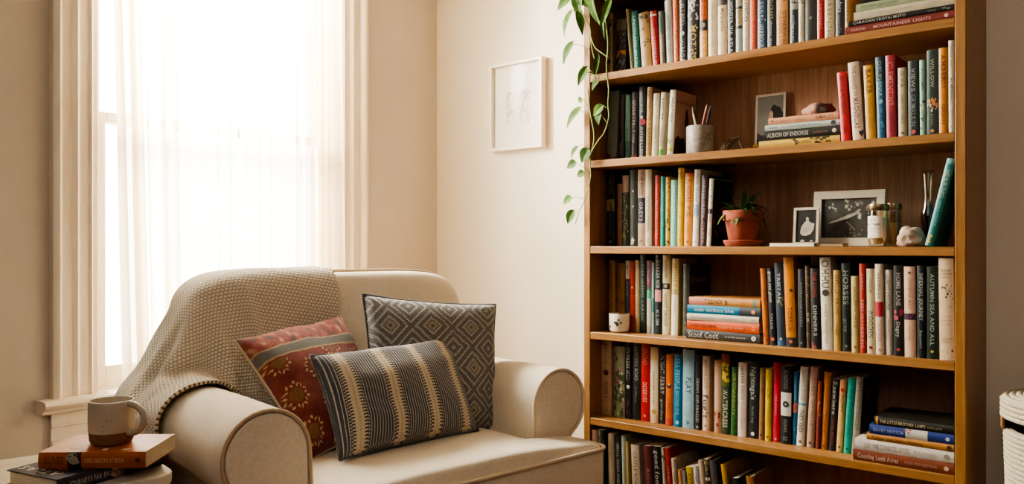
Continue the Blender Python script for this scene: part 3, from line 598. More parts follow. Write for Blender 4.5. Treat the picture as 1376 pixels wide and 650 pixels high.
def put_row(data, r, s0, s1, grp, where, lean6=None, seed=0):
    rnd = random.Random(100+r*17+seed); zsh = SH[r]
    prev = None
    for k, (xl, xr, yt, xt, cov, marks, look, short) in enumerate(data):
        f = (xl-815)/(1285-815); s = s0+(s1-s0)*f+rnd.uniform(-.004, .004)
        Y = BF+(max(.004, s) if not (r == 5 and k < 2) else .003)
        if lean6 is None:
            a = onY(xl, 300, Y).x; b = onY(xr, 300, Y).x; top = onY((xl+xt)/2, yt, Y)
            h = top.z-zsh; dx = onY(xt, yt, Y).x-a
        else:
            ln = lean6[0]+(lean6[1]-lean6[0])*k/(len(data)-1)
            a = onY(xl, 300, Y).x; b = onY(xr, 300, Y).x; h = onY(xl, yt, Y).z-zsh; dx = -ln*h
            a -= dx; b -= dx
        if a < ix0+.0015: b += ix0+.0015-a; a = ix0+.0015
        if b > ix1-.002: a -= b-ix1+.002; b = ix1-.002
        if prev:
            pb, pdx, ph = prev; hm = min(h, ph)
            need = max(pb-a, (pb+pdx*hm/ph)-(a+dx*hm/h))+.0008
            if need > 0:
                a += need
                if b-a < .0045: b = a+.0045
        prev = (b, dx, h)
        ang = math.atan2(dx, h); w = (b-a)*math.cos(ang)*.97
        d = rnd.uniform(.135, .175); d = min(d, -.022-Y)
        if short in ('pink covered',): d = .15
        H = h/math.cos(ang)-(w*abs(math.sin(ang)))
        H = min(H, .27)
        bk = Book(w, H, d, cov, rnd.random() < .35)
        for mk in marks:
            if mk[0] == 't': bk.text(*mk[1:])
            elif mk[0] == 'b': bk.band(*mk[1:])
            elif mk[0] == 'x': bk.band(*mk[1:])
            elif mk[0] == 'd': bk.dot(*mk[1:])
            elif mk[0] == 'k': bk.marks(*mk[1:])
            elif mk[0] == 'h': bk.text(mk[1], mk[2], 0, mk[3], mk[4], 0, True)
        if short == 'pink covered':
            bk.side([('c6a08a', [(0, 0), (1, 0), (1, 1), (0, 1)])])
            bk.q.v = bk.q.v; bk.side_text('A SONG LARK', .1, .95, .16, .011, '4a3a34')
            for i in range(len(bk.q.v)): pass
            def sd(h, pts): bk.mats.append(ink(h)); bk.q.poly([(bk.w/2+.0006, bk.d*f_, bk.h*(1-g_)) for f_, g_ in pts], len(bk.mats)-1)
            sd('2a2320', [(.5, .48), (.52, .3), (.58, .22), (.64, .3), (.7, .44), (.66, .5), (.72, .6), (.6, .56)])
            sd('26231f', [(.05, .95), (.08, .72), (.2, .66), (.34, .7), (.5, .68), (.6, .8), (.6, .96)])
        if short == 'floral covered':
            def sd(h, pts): bk.mats.append(ink(h)); bk.q.poly([(bk.w/2+.0006, bk.d*f_, bk.h*(1-g_)) for f_, g_ in pts], len(bk.mats)-1)
            sd('191512', [(.02, .01), (.99, .01), (.99, .99), (.02, .99)])
            r2 = random.Random(5)
            for _ in range(9):
                cf, cg, rr = r2.uniform(.1, .7), r2.uniform(.45, .85), r2.uniform(.02, .05)
                bk.mats.append(ink('7d2c1c')); bk.q.poly([(bk.w/2+.0009, bk.d*(cf+rr*1.3*math.cos(k_*.9)), bk.h*(1-cg-rr*math.sin(k_*.9)*(.7+.3*(k_ % 2)))) for k_ in range(7)], len(bk.mats)-1)
        if short == 'black fronted':
            def sd(h, pts): bk.mats.append(ink(h)); bk.q.poly([(bk.w/2+.0005, bk.d*f_, bk.h*(1-g_)) for f_, g_ in pts], len(bk.mats)-1)
            sd('15140f', [(.02, .01), (.99, .01), (.99, .99), (.02, .99)])
            bk.side_text('friendly', .12, .85, .22, .016, '8d8468'); bk.side_text('old house', .08, .9, .4, .018, '6d664e')
        if short == 'stone grey':
            def sd(h, pts): bk.mats.append(ink(h)); bk.q.poly([(bk.w/2+.0005, bk.d*f_, bk.h*(1-g_)) for f_, g_ in pts], len(bk.mats)-1)
            sd('16130f', [(.02, .01), (.99, .01), (.99, .99), (.02, .99)])
            bk.q.v = bk.q.v
            bk.mats.append(ink('5d3524')); bk.q.poly([(bk.w/2+.0009, bk.d*f_, bk.h*(1-g_)) for f_, g_ in [(.2, .2), (.95, .08), (.97, .16), (.25, .3)]], len(bk.mats)-1)
        # stand it on the shelf: turn about the corner that stays down
        cxm = (a+b)/2
        M = Matrix.Translation((cxm, Y, zsh+.0005+abs(math.sin(ang))*w/2)) @ Matrix.Rotation(ang, 4, 'Y')
        pv = data[k-1][7] if k > 0 else None; nx = data[k+1][7] if k < len(data)-1 else None
        sh_ = ' '.join(where.split()[:2])
        if pv and nx: lab = f'{look}, between {pv} and {nx} books, {sh_}'
        elif nx: lab = f'{look}, beside the {nx} book, {sh_}'
        else: lab = f'{look}, beside the {pv} book, {sh_}'
        bk.make(lab, grp, M)
put_row(R1, 0, .085, .03, 'books standing on the top shelf', 'top shelf')
put_row(R2, 1, .09, .08, 'books standing at the left of the second shelf', 'second shelf left')
put_row(R2b, 1, .03, .006, 'books standing at the right of the second shelf', 'second shelf right')
put_row(R3, 2, .085, .07, 'books standing on the third shelf', 'third shelf left')
put_row(R4, 3, .085, .08, 'books standing at the left of the fourth shelf', 'fourth shelf left')
put_row(R4b, 3, .06, .01, 'books standing at the right of the fourth shelf', 'fourth shelf right')
put_row(R5, 4, .065, .06, 'books standing on the fifth shelf', 'fifth shelf')
put_row(R6, 5, .014, .03, 'books standing on the bottom shelf', 'bottom shelf', (.0, .15))
# one book leaning against the right panel of the third shelf
Y = BF+.02
pa, pb = onY(1248.8, 325, Y), onY(1280, 210, Y); pr = onY(1260.5, 325, Y)
ang = math.atan2(pb.x-pa.x, pb.z-SH[2]); w = (pr.x-pa.x)*math.cos(ang); H = (pb.z-SH[2])/math.cos(ang)-w*math.sin(ang)*.2
bk = Book(w, H*.97, .17, '2f7f80')
bk.text('HERRING', .12, .45, .6, 'c7c9b0'); bk.text('WEATHER', .48, .78, .4, '86b5a8'); bk.marks(.86, .97, 'c9a93c', 6, 97, .16); bk.band(0, .06, '5aa0a0')
bk.make('teal book leaning against the right side panel on the third shelf', None,
        Matrix.Translation((ix1-.002-w/2*math.cos(ang)-H*.97*math.sin(ang), Y, SH[2]+.0005+w/2*math.sin(ang))) @ Matrix.Rotation(ang, 4, 'Y'))
# ------------------------------------------------------------------ books lying in stacks, spine to the front
def lying(rows, zbase, Y, grp):
    """rows from the bottom up: (px left, px right, py bottom-left, py top-left, cover, marks, label, skew)"""
    z = zbase+.0004
    for xl, xr, yb, yt, cov, marks, lab, dpt, rz in rows:
        P, Q = onY(xl, yb, Y), onY(xr, yb, Y); Q.x = min(Q.x, ix1-.003); w = (onY(xl, yt, Y)-onY(xl, yb, Y)).z; ln = Q.x-P.x
        bk = Book(w, ln, dpt, cov, w > .02)
        for mk in marks:
            if mk[0] == 't': bk.text(*mk[1:])
            elif mk[0] == 'b': bk.band(*mk[1:])
            elif mk[0] == 'd': bk.dot(*mk[1:])
            elif mk[0] == 'k': bk.marks(*mk[1:])
        # local z (head) -> -X world, local x (right) -> +Z world : lettering reads left to right
        R = Matrix(((0, 0, -1, 0), (0, 1, 0, 0), (1, 0, 0, 0), (0, 0, 0, 1)))
        M = Matrix.Translation((Q.x, Y, z+w/2)) @ Matrix.Translation((-ln/2, 0, 0)) @ Matrix.Rotation(rz, 4, 'Z') @ Matrix.Translation((ln/2, 0, 0)) @ R
        bk.make(lab, grp, M); z += w+.0006
    return z
G = 'books lying in stacks on the shelves'
lying([
 (1135.8,1285.5,49,38.2,'7c3a36',[L('CARSTEN',.06,.2,.36,'d9b8a8'),L('MOUNTAINEER LIGHTS',.27,.8,.42,'e0c2b2'),D(.93,.22,'d9b8a8')],'burgundy book at the foot of the lying stack, top shelf',.2,0),
 (1140,1284,35.5,28.6,'1c1b1a',[L('CARACHIN TROTAI MUTO',.05,.56,.6,'ddd8cc'),L('Oma',.76,.84,.5,'8c8a80'),K(.9,.96,'77806a',4,101,.2)],'black book with white lettering lying on the burgundy one, top shelf',.19,0),
 (1147,1284,28.2,17.5,'cdc2aa',[L('The Countryside Annual',.16,.6,.32,'a89c84'),L('yearly',.7,.9,.3,'b5aa92')],'cream book lying on the black one, top shelf',.185,0),
 (1150,1284,15,5,'a3ad8f',[L('KITCHEN GARDENING',.06,.45,.4,'5d6650'),L('herbs',.55,.8,.34,'c9b868')],'sage green book lying on the cream one, top shelf',.18,0),
 (1158,1284,4,-4,'25241f',[L('EMBERS',.3,.6,.45,'a8a28e')],'black book uppermost of the lying stack, top shelf',.17,0),
], SH[0], BF+.012, G)
zt2 = lying([
 (1019.5,1128.5,196.6,187,'c8a85c',[K(.44,.5,'2b2412',4,102,.2),K(.66,.86,'3a2f16',9,103,.22),L('WHEATEN',.54,.66,.4,'6d5828')],'straw yellow book at the foot of the lying stack, second shelf',.17,0),
 (1027,1128.5,186.5,174.3,'232220',[L('ALBION OF ENDORSE',.04,.6,.5,'d6d0c2'),L('patterns',.66,.85,.32,'a06a48'),D(.93,.22,'c9c2a4')],'black book with white lettering in the lying stack, second shelf',.165,0),
 (1028,1127.8,174,166.5,'b9c2bb',[L('TERNS',.05,.18,.4,'5c6663'),L('CONVERSATION',.24,.74,.45,'6a7470'),D(.92,.4,'26282c')],'pale grey blue book in the lying stack, second shelf',.16,.02),
 (1032.3,1126.3,165.4,156.3,'d09a7c',[L('a peach orchard',.12,.52,.35,'ab7458'),L('AMALFI',.68,.93,.5,'5c3628'),D(.06,.15,'5c3628')],'peach book uppermost of the lying stack, second shelf',.155,0),
], SH[1], BF+.03, G)
lying([
 (921.8,1021,444.6,432.7,'3a3735',[L('Stoof Codd',.03,.46,.72,'dcd6ca'),L('travel notes',.54,.82,.26,'c9c2b4'),D(.92,.26,'e0dacc'),D(.92,.1,'3a3735')],'charcoal book with large white title at the foot of the lying stack, fourth shelf',.17,0),
 (922.5,1020.3,432,419.6,'cc5a34',[L('A GIRL DREAMING',.06,.42,.36,'5b1d10'),L('oranges for winter',.44,.8,.36,'e8a88a'),L('G',.9,.95,.5,'efc4aa')],'bright orange book in the lying stack, fourth shelf',.165,-.02),
 (923,1019.3,419,410,'d3c8b4',[L('Meditations Collected',.05,.72,.45,'a49a88'),L('NZ',.9,.96,.4,'8d8474')],'ivory book in the lying stack, fourth shelf',.165,.01),
 (923.4,1021.5,409.5,398.5,'1f7898',[L('under northern lakes',.1,.66,.5,'dfe4e0'),B(.72,1,'3b3f45'),D(.91,.25,'d0915c')],'blue book with grey end in the lying stack, fourth shelf',.16,0),
 (925.8,1021,397.2,386.7,'c9905a',[B(0,.24,'c98068'),L('TESNO B',.22,.56,.62,'30200f'),L('saffron',.58,.74,.26,'e6b88a'),B(.9,.95,'7d8a6a')],'peach and gold book uppermost of the lying stack, fourth shelf',.165,0),
], SH[3], BF+.04, G)
lying([
 (1146,1286,617,602.5,'7a412c',[L('Counting Lamb Acres',.05,.47,.5,'e0c8b4'),L('NOTES ON A QUIET RAIN',.53,.84,.3,'c09a84'),D(.93,.2,'d0ae98')],'chestnut brown book at the foot of the lying stack, fifth shelf',.2,0),
 (1148.5,1286,602,587.5,'d8d0c4',[L('GET THE CONSTELLATED',.1,.57,.5,'7d7468'),L('B. H. Lindquist',.61,.84,.3,'a49b8e'),D(.93,.22,'8d8478')],'thick white book lying on the chestnut brown one, fifth shelf',.185,0),
 (1164,1286,590,581.5,'b07c46',[L('Timber and Smoke Burning',.06,.66,.55,'5a3818'),D(.95,.35,'46290f')],'thin tan book lying on the white one, fifth shelf',.17,-.015),
 (1168,1286,581,568.5,'2b3c7a',[L('DAVEY NEWSOM',.05,.42,.4,'a4aed0'),B(.44,.7,'c4bfb2'),K(.44,.5,'a04a44',3,104,.12),D(.93,.2,'c9cbd6')],'royal blue book with pale panel in the lying stack, fifth shelf',.17,0),
 (1174,1286,568,557,'24241c',[B(.025,.055,'b58a3c'),L('THE LITTLE BROTHER LAMPS',.08,.66,.42,'d8c79c'),L('anna gold',.68,.86,.3,'b5a67e')],'black book with gold lettering uppermost of the lying stack, fifth shelf',.175,0),
], SH[4], BF+.006, G)
# ------------------------------------------------------------------ armchair
def fabric(name, c1, c2, bumpd=.0012, sc=420, blotch=.25):
    t = NT(name); v = t.obj()
    big = t.noise(v, 5, 4); w1 = t.noise(t.obj((sc, sc*.35, sc)), 1, 2); w2 = t.noise(t.obj((sc*.35, sc, sc*.35)), 1, 2)
    w = t.ma('ADD', t.ma('MULTIPLY', w1, .5), t.ma('MULTIPLY', w2, .5))
    f = t.ma('ADD', t.ma('MULTIPLY', w, 1-blotch), t.ma('MULTIPLY', big, blotch))
    t.base(t.ramp(f, [(.34, hexc(c1)), (.64, hexc(c2))])); t.rough(.9); t.b.inputs['Sheen Weight'].default_value = .25
    t.bump(w, bumpd, .8); return t.m
M_linen = fabric('oatmeal_linen', 'cfc0a8', 'e8dcc8')
M_pipe = fabric('piping_cord', 'a58a66', 'c4ad8c', .0006)
M_pipel = fabric('piping_cord_pale', 'd0bd9d', 'e2d3b8', .0006)
CH = Vector((1.1995, -1.2208, 0)); CA = math.atan2(.986, .166)
CM = Matrix.Translation(CH) @ Matrix.Rotation(CA, 4, 'Z')
def cl(x, y, z): return CM @ Vector((x, y, z))      # chair coordinates to the room
chair = thing('armchair', 'oatmeal linen armchair with rolled arms in front of the window', 'armchair', CH, CA)
ARC, ARZ, ARR = .437, .545, .099
def scroll(sg, grow=0.0, dz=0):
    r = ARR+grow; p = [(-r, .0-ARZ+.002)]
    p += [(-r, -.35), (-r-.002, -.2), (-r-.003, -.08)]
    for k in range(0, 23):
        a = PI-(PI+1.05)*k/22; p.append((r*math.cos(a), r*math.sin(a)))
    p += [(.028, -r*1.0-.012), (.018, -r-.05), (.014, -.35), (.014, -ARZ+.002)]
    return [(sg*(ARC+x), ARZ+z) for x, z in p]
for sg in (-1, 1):
    pr = scroll(sg); q = MB(); n = len(pr); L_ = .72
    rows = []
    for y, g in ((.012, -.012), (.003, -.004), (0.0, .0), (.01, .003), (.05, .003), (.2, .004), (.4, .002), (L_, 0)):
        rows.append([(x, y, z) for x, z in scroll(sg, g)])
    R = q.strip(rows, 0, closed=True); q.face(R[0] if sg < 0 else R[0][::-1]); q.face(R[-1])
    arm = q.build('arm', M_linen, chair, smooth=60, weld=True)
    q = MB(); q.prism([(x, .006, z) for x, z in scroll(sg, -.006)], (0, -.010, 0)); q.build('arm_front_panel', M_linen, arm, bevel=.004, weld=True)
    q = MB(); pts = [(x, -.002, z) for x, z in scroll(sg, .0)]; q.tube(pts, .0048, 8)
    q.build('piping', M_pipe if sg < 0 else M_pipel, arm, smooth=180)
def superq(a, b, c, e1, e2, nu=64, nv=40):
    sp = lambda x, e: math.copysign(abs(x)**e, x)
    rows = []
    for j in range(1, nv):
        th = -PI/2+PI*j/nv
        rows.append([(a*sp(math.cos(th), e1)*sp(math.cos(2*PI*i/nu), e2), b*sp(math.cos(th), e1)*sp(math.sin(2*PI*i/nu), e2), c*sp(math.sin(th), e1)) for i in range(nu)])
    return rows
def lean(p, zc, k): return (p[0], p[1]+(p[2]+zc-.45)*k, p[2]+zc)
# backrest
q = MB(); BA, BB, BC, BZ, BY = .475, .105, .335, .572, .585; BX = .065
rows = superq(BA, BB, BC, .28, .34)
rows = [[(BX+x*(1-.02*(z/BC)), y+BY+(z+BZ-.45)*.17+(.02*math.cos(x*4)*(-1 if y < 0 else 0)), z+BZ+.008*math.cos(x/BA*1.4)) for x, y, z in r] for r in rows]
R = q.strip(rows, 0, closed=True); q.face(R[0][::-1]); q.face(R[-1])
back = q.build('backrest', M_linen, chair, smooth=180)
q = MB(); pts = []
sp = lambda x, e: math.copysign(abs(x)**e, x)
for k in range(61):
    a = -.5+(PI+1.0)*k/60; x = BA*sp(math.cos(a), .3); z = BC*sp(math.sin(a), .28)
    pts.append((BX+x*(1-.02*z/BC)*1.004, BY-.03+(z+BZ-.45)*.17, z+BZ+.008*math.cos(x/BA*1.4)+.003))
q.tube(pts, .0048, 8); q.build('piping', M_pipe, back, smooth=180)
# seat
def seat_outline(g=0.0):
    W1, W0, y0, y1, y2 = .475-g, .334-g, -.155+g, -.008-g, .53-g
    def rc(cx, cy, r, a0, a1, n=6): return [(cx+r*math.cos(a0+(a1-a0)*k/n), cy+r*math.sin(a0+(a1-a0)*k/n)) for k in range(n+1)]
    r = .035
    pts = [(x*.01*W1*1.0, y0-.006*(1-(x/100)**2)) for x in range(-88, 89, 8)]
    pts += rc(W1-r, y0+r, r, -PI/2, 0)+rc(W1-r, y1-r, r, 0, PI/2)
    pts += [(W0+.01, y1), (W0, y1+.01)]+[(W0, y1+.05+(y2-y1-.1)*k/6) for k in range(7)]
    h = [(-x, y) for x, y in pts[::-1] if y > y0+.012]
    pts += rc(W0-r, y2-r, r, 0, PI/2)+[(W0*(1-k/5)-.05*(1-k/2.5), y2) for k in range(1, 5)]+rc(-W0+r, y2-r, r, PI/2, PI)+[p for p in h]
    return pts
def seat_z(x, y):                     # crowned cushion top, lower towards the back
    return .452 + .022*math.exp(-((x/.33)**4))*(1-max(0, (y-.1)/.5)*.9)
O = seat_outline(); O2 = seat_outline(.008); q = MB()
cx_, cy_ = 0, -.045
rows = [[(x, y, .285) for x, y in seat_outline(.006)], [(x, y, .30) for x, y in O], [(x, y, .435) for x, y in O], [(x, y, .449) for x, y in O2]]
for s_ in (.965, .92, .84, .7, .5, .3, .12):
    ed = [.5, .8, .95, 1, 1, 1, 1][[.965, .92, .84, .7, .5, .3, .12].index(s_)]
    rr = []
    for x, y in O2:
        X, Y_ = cx_+(x-cx_)*s_, cy_+(y-cy_)*s_; rr.append((X, Y_, .452+(seat_z(X, Y_)-.452)*ed+.010*ed))
    rows.append(rr)
R = q.strip(rows, 0, closed=True); q.face(R[-1]); q.face(R[0][::-1])
seat = q.build('seat_cushion', M_linen, chair, smooth=60, weld=True)
q = MB(); fr = [p for p in O if p[1] < -.01]
i0 = max(range(len(fr)), key=lambda i: 0)
right = sorted([p for p in fr if p[0] >= 0], key=lambda p: (p[1] > -.115, p[0] if p[1] <= -.115 else p[1]))
left = [(-x, y) for x, y in right if x > .001][::-1]
path = [(x, y-.003, .446) for x, y in left+right]
q.tube(path, .005, 8); q.build('piping', M_pipel, seat, smooth=180)
q = MB(); q.box((-.455, -.148, .004), (.455, -.01, .29)); q.box((-.43, -.02, .004), (.43, .70, .30)); q.build('base', M_linen, chair, bevel=.012)
# ------------------------------------------------------------------ cushions
def pillow_mesh(TL, TR, BR, BL, thick, nrm=None, n=34, pinch=.05, fr=.55):
    TL, TR, BR, BL = [Vector(p) for p in (TL, TR, BR, BL)]
    N = ((TR-TL).cross(BL-TL)).normalized()
    if N.dot(CAM-TL) < 0: N = -N
    def P(u, v, s):
        a = (1-(abs(v))**2.2); b = (1-(abs(u))**2.2)
        U = u*(1-pinch*a*abs(u)); V = v*(1-pinch*b*abs(v))
        U, V = (U+1)/2, (V+1)/2
        p = (BL*(1-U)+BR*U)*(1-V)+(TL*(1-U)+TR*U)*V
        h = (max(0, 1-u*u)*max(0, 1-v*v))**.42
        wr = .007*math.sin(u*7+v*3)*h*(1-h)*2+.011*noise.noise(Vector((u*2.2, v*2.2, s+thick*50)))*h
        return p+N*s*(thick*h*(fr if s > 0 else 1-fr)+wr)
    q = MB()
    for s in (1, -1):
        rows = [[P(-1+2*i/n, -1+2*j/n, s) for i in range(n+1)] for j in range(n+1)]
        if s < 0: rows = [r[::-1] for r in rows]
        k0 = len(q.f); q.strip(rows, 0 if s > 0 else 1, uv=True)
    return q, P
def cushion(label, corners, thick, mats, name='throw_cushion', **kw):
    q, P = pillow_mesh(*corners, thick, **kw)
    C0 = sum((Vector(c) for c in corners), Vector())/4; q.xform(Matrix.Translation(-C0))
    e = thing(name, label, 'cushion', C0, 0, 'throw cushions on the armchair')
    q.build('cushion_cover', mats, e, smooth=180, weld=True)
    m = MB(); n = 30; path = []
    for a, b, c, d in ((-1, -1, 1, -1), (1, -1, 1, 1), (1, 1, -1, 1), (-1, 1, -1, -1)):
        for k in range(n): path.append(P(a+(c-a)*k/n, b+(d-b)*k/n, 1)-C0)
    path.append(path[0]); m.tube(path, .0032, 6); m.build('seam', mats[-1], e, smooth=180)
    return e
def uvsplit(t):
    tc = t.n('ShaderNodeTexCoord'); s = t.n('ShaderNodeSeparateXYZ'); t.l(tc.outputs['UV'], s.inputs[0])
    return s.outputs[0], s.outputs[1], tc.outputs['UV']
def weave_bump(t, uv, n=160, extra=None, d=.002):
    mp = t.n('ShaderNodeMapping'); mp.inputs['Scale'].default_value = (n, n, 1); t.l(uv, mp.inputs[0])
    nz = t.noise(mp.outputs[0], 1, 2)
    h = nz if extra is None else t.ma('ADD', t.ma('MULTIPLY', nz, .6), t.ma('MULTIPLY', extra, .6))
    t.bump(h, d, .9); return nz
# striped: tan serrated bands over charcoal blue with fine pale lines
def striped():
    t = NT('striped_weave'); u, v, uv = uvsplit(t); ma = t.ma
    x = ma('FRACT', ma('ADD', ma('MULTIPLY', u, 3.9), .06))
    d = ma('ABSOLUTE', ma('SUBTRACT', x, .5))
    vv = ma('FRACT', ma('MULTIPLY', v, 34)); tooth = ma('GREATER_THAN', vv, .5)
    band = ma('LESS_THAN', d, ma('ADD', .085, ma('MULTIPLY', tooth, .075)))
    core = ma('LESS_THAN', d, .025)
    ln = ma('LESS_THAN', ma('FRACT', ma('MULTIPLY', u, 58)), .24)
    nz = weave_bump(t, uv, 130)
    dark = t.ramp(nz, [(.3, hexc('292d38')), (.7, hexc('50545f'))])
    pale = t.ramp(nz, [(.3, hexc('9a9488')), (.7, hexc('c9c1b2'))])
    tan = t.ramp(nz, [(.3, hexc('aa9a7e')), (.7, hexc('d8cab0'))])
    c = t.mix(ln, dark, pale)
    dots = ma('MULTIPLY', ma('LESS_THAN', d, .2), ma('GREATER_THAN', d, .1))
    c = t.mix(ma('MULTIPLY', dots, .75), c, hexc('24252c'))
    dt = ma('MULTIPLY', ma('MULTIPLY', ma('LESS_THAN', ma('ABSOLUTE', ma('SUBTRACT', d, .19)), .016), ma('LESS_THAN', ma('ABSOLUTE', ma('SUBTRACT', vv, .5)), .28)), .8)
    c = t.mix(dt, c, pale)
    c = t.mix(band, c, tan)
    cx = ma('MULTIPLY', core, ma('GREATER_THAN', ma('FRACT', ma('MULTIPLY', v, 68)), .55)); c = t.mix(ma('MULTIPLY', cx, .6), c, hexc('7d6238'))
    t.base(c); t.rough(.92); t.b.inputs['Sheen Weight'].default_value = .2; return t.m
def diamonds():
    t = NT('diamond_weave'); u, v, uv = uvsplit(t); ma = t.ma
    mp = t.n('ShaderNodeMapping'); mp.inputs['Scale'].default_value = (9, 9, 1); t.l(uv, mp.inputs[0]); wob = t.noise(mp.outputs[0], 1, 2)
    U = ma('ADD', ma('MULTIPLY', u, 3.3), ma('MULTIPLY', wob, .08)); V = ma('ADD', ma('MULTIPLY', v, 3.2), ma('MULTIPLY', wob, .08))
    d = ma('ADD', ma('ABSOLUTE', ma('SUBTRACT', ma('FRACT', U), .5)), ma('ABSOLUTE', ma('SUBTRACT', ma('FRACT', V), .5)))
    nz = weave_bump(t, uv, 110, d, .003)
    ring = ma('LESS_THAN', ma('FRACT', ma('ADD', ma('MULTIPLY', d, 5.2), .1)), .36)
    seed = ma('GREATER_THAN', ma('FRACT', ma('MULTIPLY', ma('ADD', u, v), 46)), .38); seed2 = ma('GREATER_THAN', ma('FRACT', ma('MULTIPLY', ma('SUBTRACT', u, v), 46)), .38)
    st = ma('MULTIPLY', ring, ma('MAXIMUM', ma('MULTIPLY', seed, seed2), .18))
    st = ma('MULTIPLY', st, ma('ADD', .35, ma('MULTIPLY', nz, 1.0)))
    dark = t.ramp(nz, [(.3, hexc('484848')), (.7, hexc('7a7976'))])
    pale = t.ramp(nz, [(.3, hexc('b5aea0')), (.7, hexc('e0d9ca'))])
    ctr = ma('LESS_THAN', d, .13)
    c = t.mix(st, dark, pale); c = t.mix(ma('MULTIPLY', ctr, .55), c, hexc('b0a58c'))
    c = t.mix(ma('MULTIPLY', ma('LESS_THAN', d, .055), .8), c, hexc('4a4338'))
    t.base(c); t.rough(.93); t.b.inputs['Sheen Weight'].default_value = .2; return t.m
def kilim():
    t = NT('red_embroidered'); u, v, uv = uvsplit(t); ma = t.ma
    mp = t.n('ShaderNodeMapping'); mp.inputs['Scale'].default_value = (7, 7, 1); t.l(uv, mp.inputs[0]); bl = t.noise(mp.outputs[0], 1, 4, .6)
    nz = weave_bump(t, uv, 150)
    red = t.ramp(ma('ADD', ma('MULTIPLY', bl, .7), ma('MULTIPLY', nz, .3)), [(.3, hexc('4a1c18')), (.5, hexc('742c24')), (.7, hexc('8f4a3c'))])
    c = red
    # rings of flowers on a loose lattice
    U = ma('ADD', ma('MULTIPLY', u, 3.9), ma('MULTIPLY', bl, .25)); V = ma('ADD', ma('MULTIPLY', v, 3.7), ma('MULTIPLY', ma('FLOOR', U), .5))
    fx = ma('SUBTRACT', ma('FRACT', U), .5); fy = ma('SUBTRACT', ma('FRACT', V), .5)
    r = ma('SQRT', ma('ADD', ma('MULTIPLY', fx, fx), ma('MULTIPLY', fy, fy)))
    ang = ma('ARCTAN2', fy, fx)
    pet = ma('ADD', .30, ma('MULTIPLY', ma('SINE', ma('MULTIPLY', ang, 10)), .04))
    ring = ma('LESS_THAN', ma('ABSOLUTE', ma('SUBTRACT', r, pet)), .035)
    ring = ma('MULTIPLY', ring, ma('GREATER_THAN', ma('FRACT', ma('MULTIPLY', ang, 2.7)), .42))
    low = ma('LESS_THAN', ma('ADD', v, ma('MULTIPLY', u, .05)), .70)
    c = t.mix(ma('MULTIPLY', ma('MULTIPLY', ring, low), .85), c, hexc('c4a878'))
    core = ma('MULTIPLY', ma('LESS_THAN', r, .19), low); c = t.mix(ma('MULTIPLY', core, .75), c, t.ramp(nz, [(.35, hexc('46301f')), (.65, hexc('9a7344'))]))
    # slate band and mottled head
    w = ma('ADD', ma('ADD', v, ma('MULTIPLY', u, .05)), ma('MULTIPLY', ma('SUBTRACT', bl, .5), .05))
    bd = ma('LESS_THAN', ma('ABSOLUTE', ma('SUBTRACT', w, .765)), .045)
    edge = ma('LESS_THAN', ma('ABSOLUTE', ma('SUBTRACT', ma('ABSOLUTE', ma('SUBTRACT', w, .765)), .045)), .008)
    top = ma('GREATER_THAN', w, .81)
    mp2 = t.n('ShaderNodeMapping'); mp2.inputs['Scale'].default_value = (14, 9, 1); mp2.inputs['Rotation'].default_value = (0, 0, .6); t.l(uv, mp2.inputs[0]); b2 = t.noise(mp2.outputs[0], 1, 3)
    c = t.mix(ma('MULTIPLY', top, .9), c, t.ramp(b2, [(.36, hexc('3a3432')), (.45, hexc('7d332a')), (.58, hexc('95503f')), (.66, hexc('a8907a'))]))
    c = t.mix(bd, c, t.ramp(nz, [(.3, hexc('4a4a48')), (.7, hexc('75726a'))]))
    c = t.mix(ma('MULTIPLY', edge, .7), c, hexc('b0996f'))
    t.base(c); t.rough(.93); t.b.inputs['Sheen Weight'].default_value = .2; return t.m
M_beige_back = fabric('beige_backing', 'b09a80', 'cdb89c')
M_darkback = fabric('dark_backing', '3c3c40', '5a5a5c')
def campt(dxc, dzc): pass
def px_at(px, py, lx, ly):
    """height of the point at chair position (lx, ly) seen on row py"""
    p = cl(lx, ly, 0); d = (p-CAM).dot(FWD); return Vector((p.x, p.y, CAM.z+(HY-py)/F*d))
cushion('large grey diamond woven cushion at the right end of the armchair seat',
    (atD(487, 395, 2.36), atD(666, 409, 2.52), atD(669, 577, 2.40), atD(500, 600, 2.24)), .14, [diamonds(), M_darkback], fr=.6)
cushion('rust red embroidered cushion leaning on the left arm of the armchair',
    (atD(315, 457, 2.12), atD(459, 425, 2.40), atD(520, 575, 2.20), atD(418, 618, 1.985)), .13, [kilim(), M_beige_back], fr=.6)
cushion('blue grey lumbar cushion with serrated tan stripes, foremost on the armchair seat',
    (atD(417, 478, 2.045), atD(598, 455, 2.385), atD(643, 578, 2.262), atD(456, 618, 1.93)), .12, [striped(), M_darkback], fr=.6)
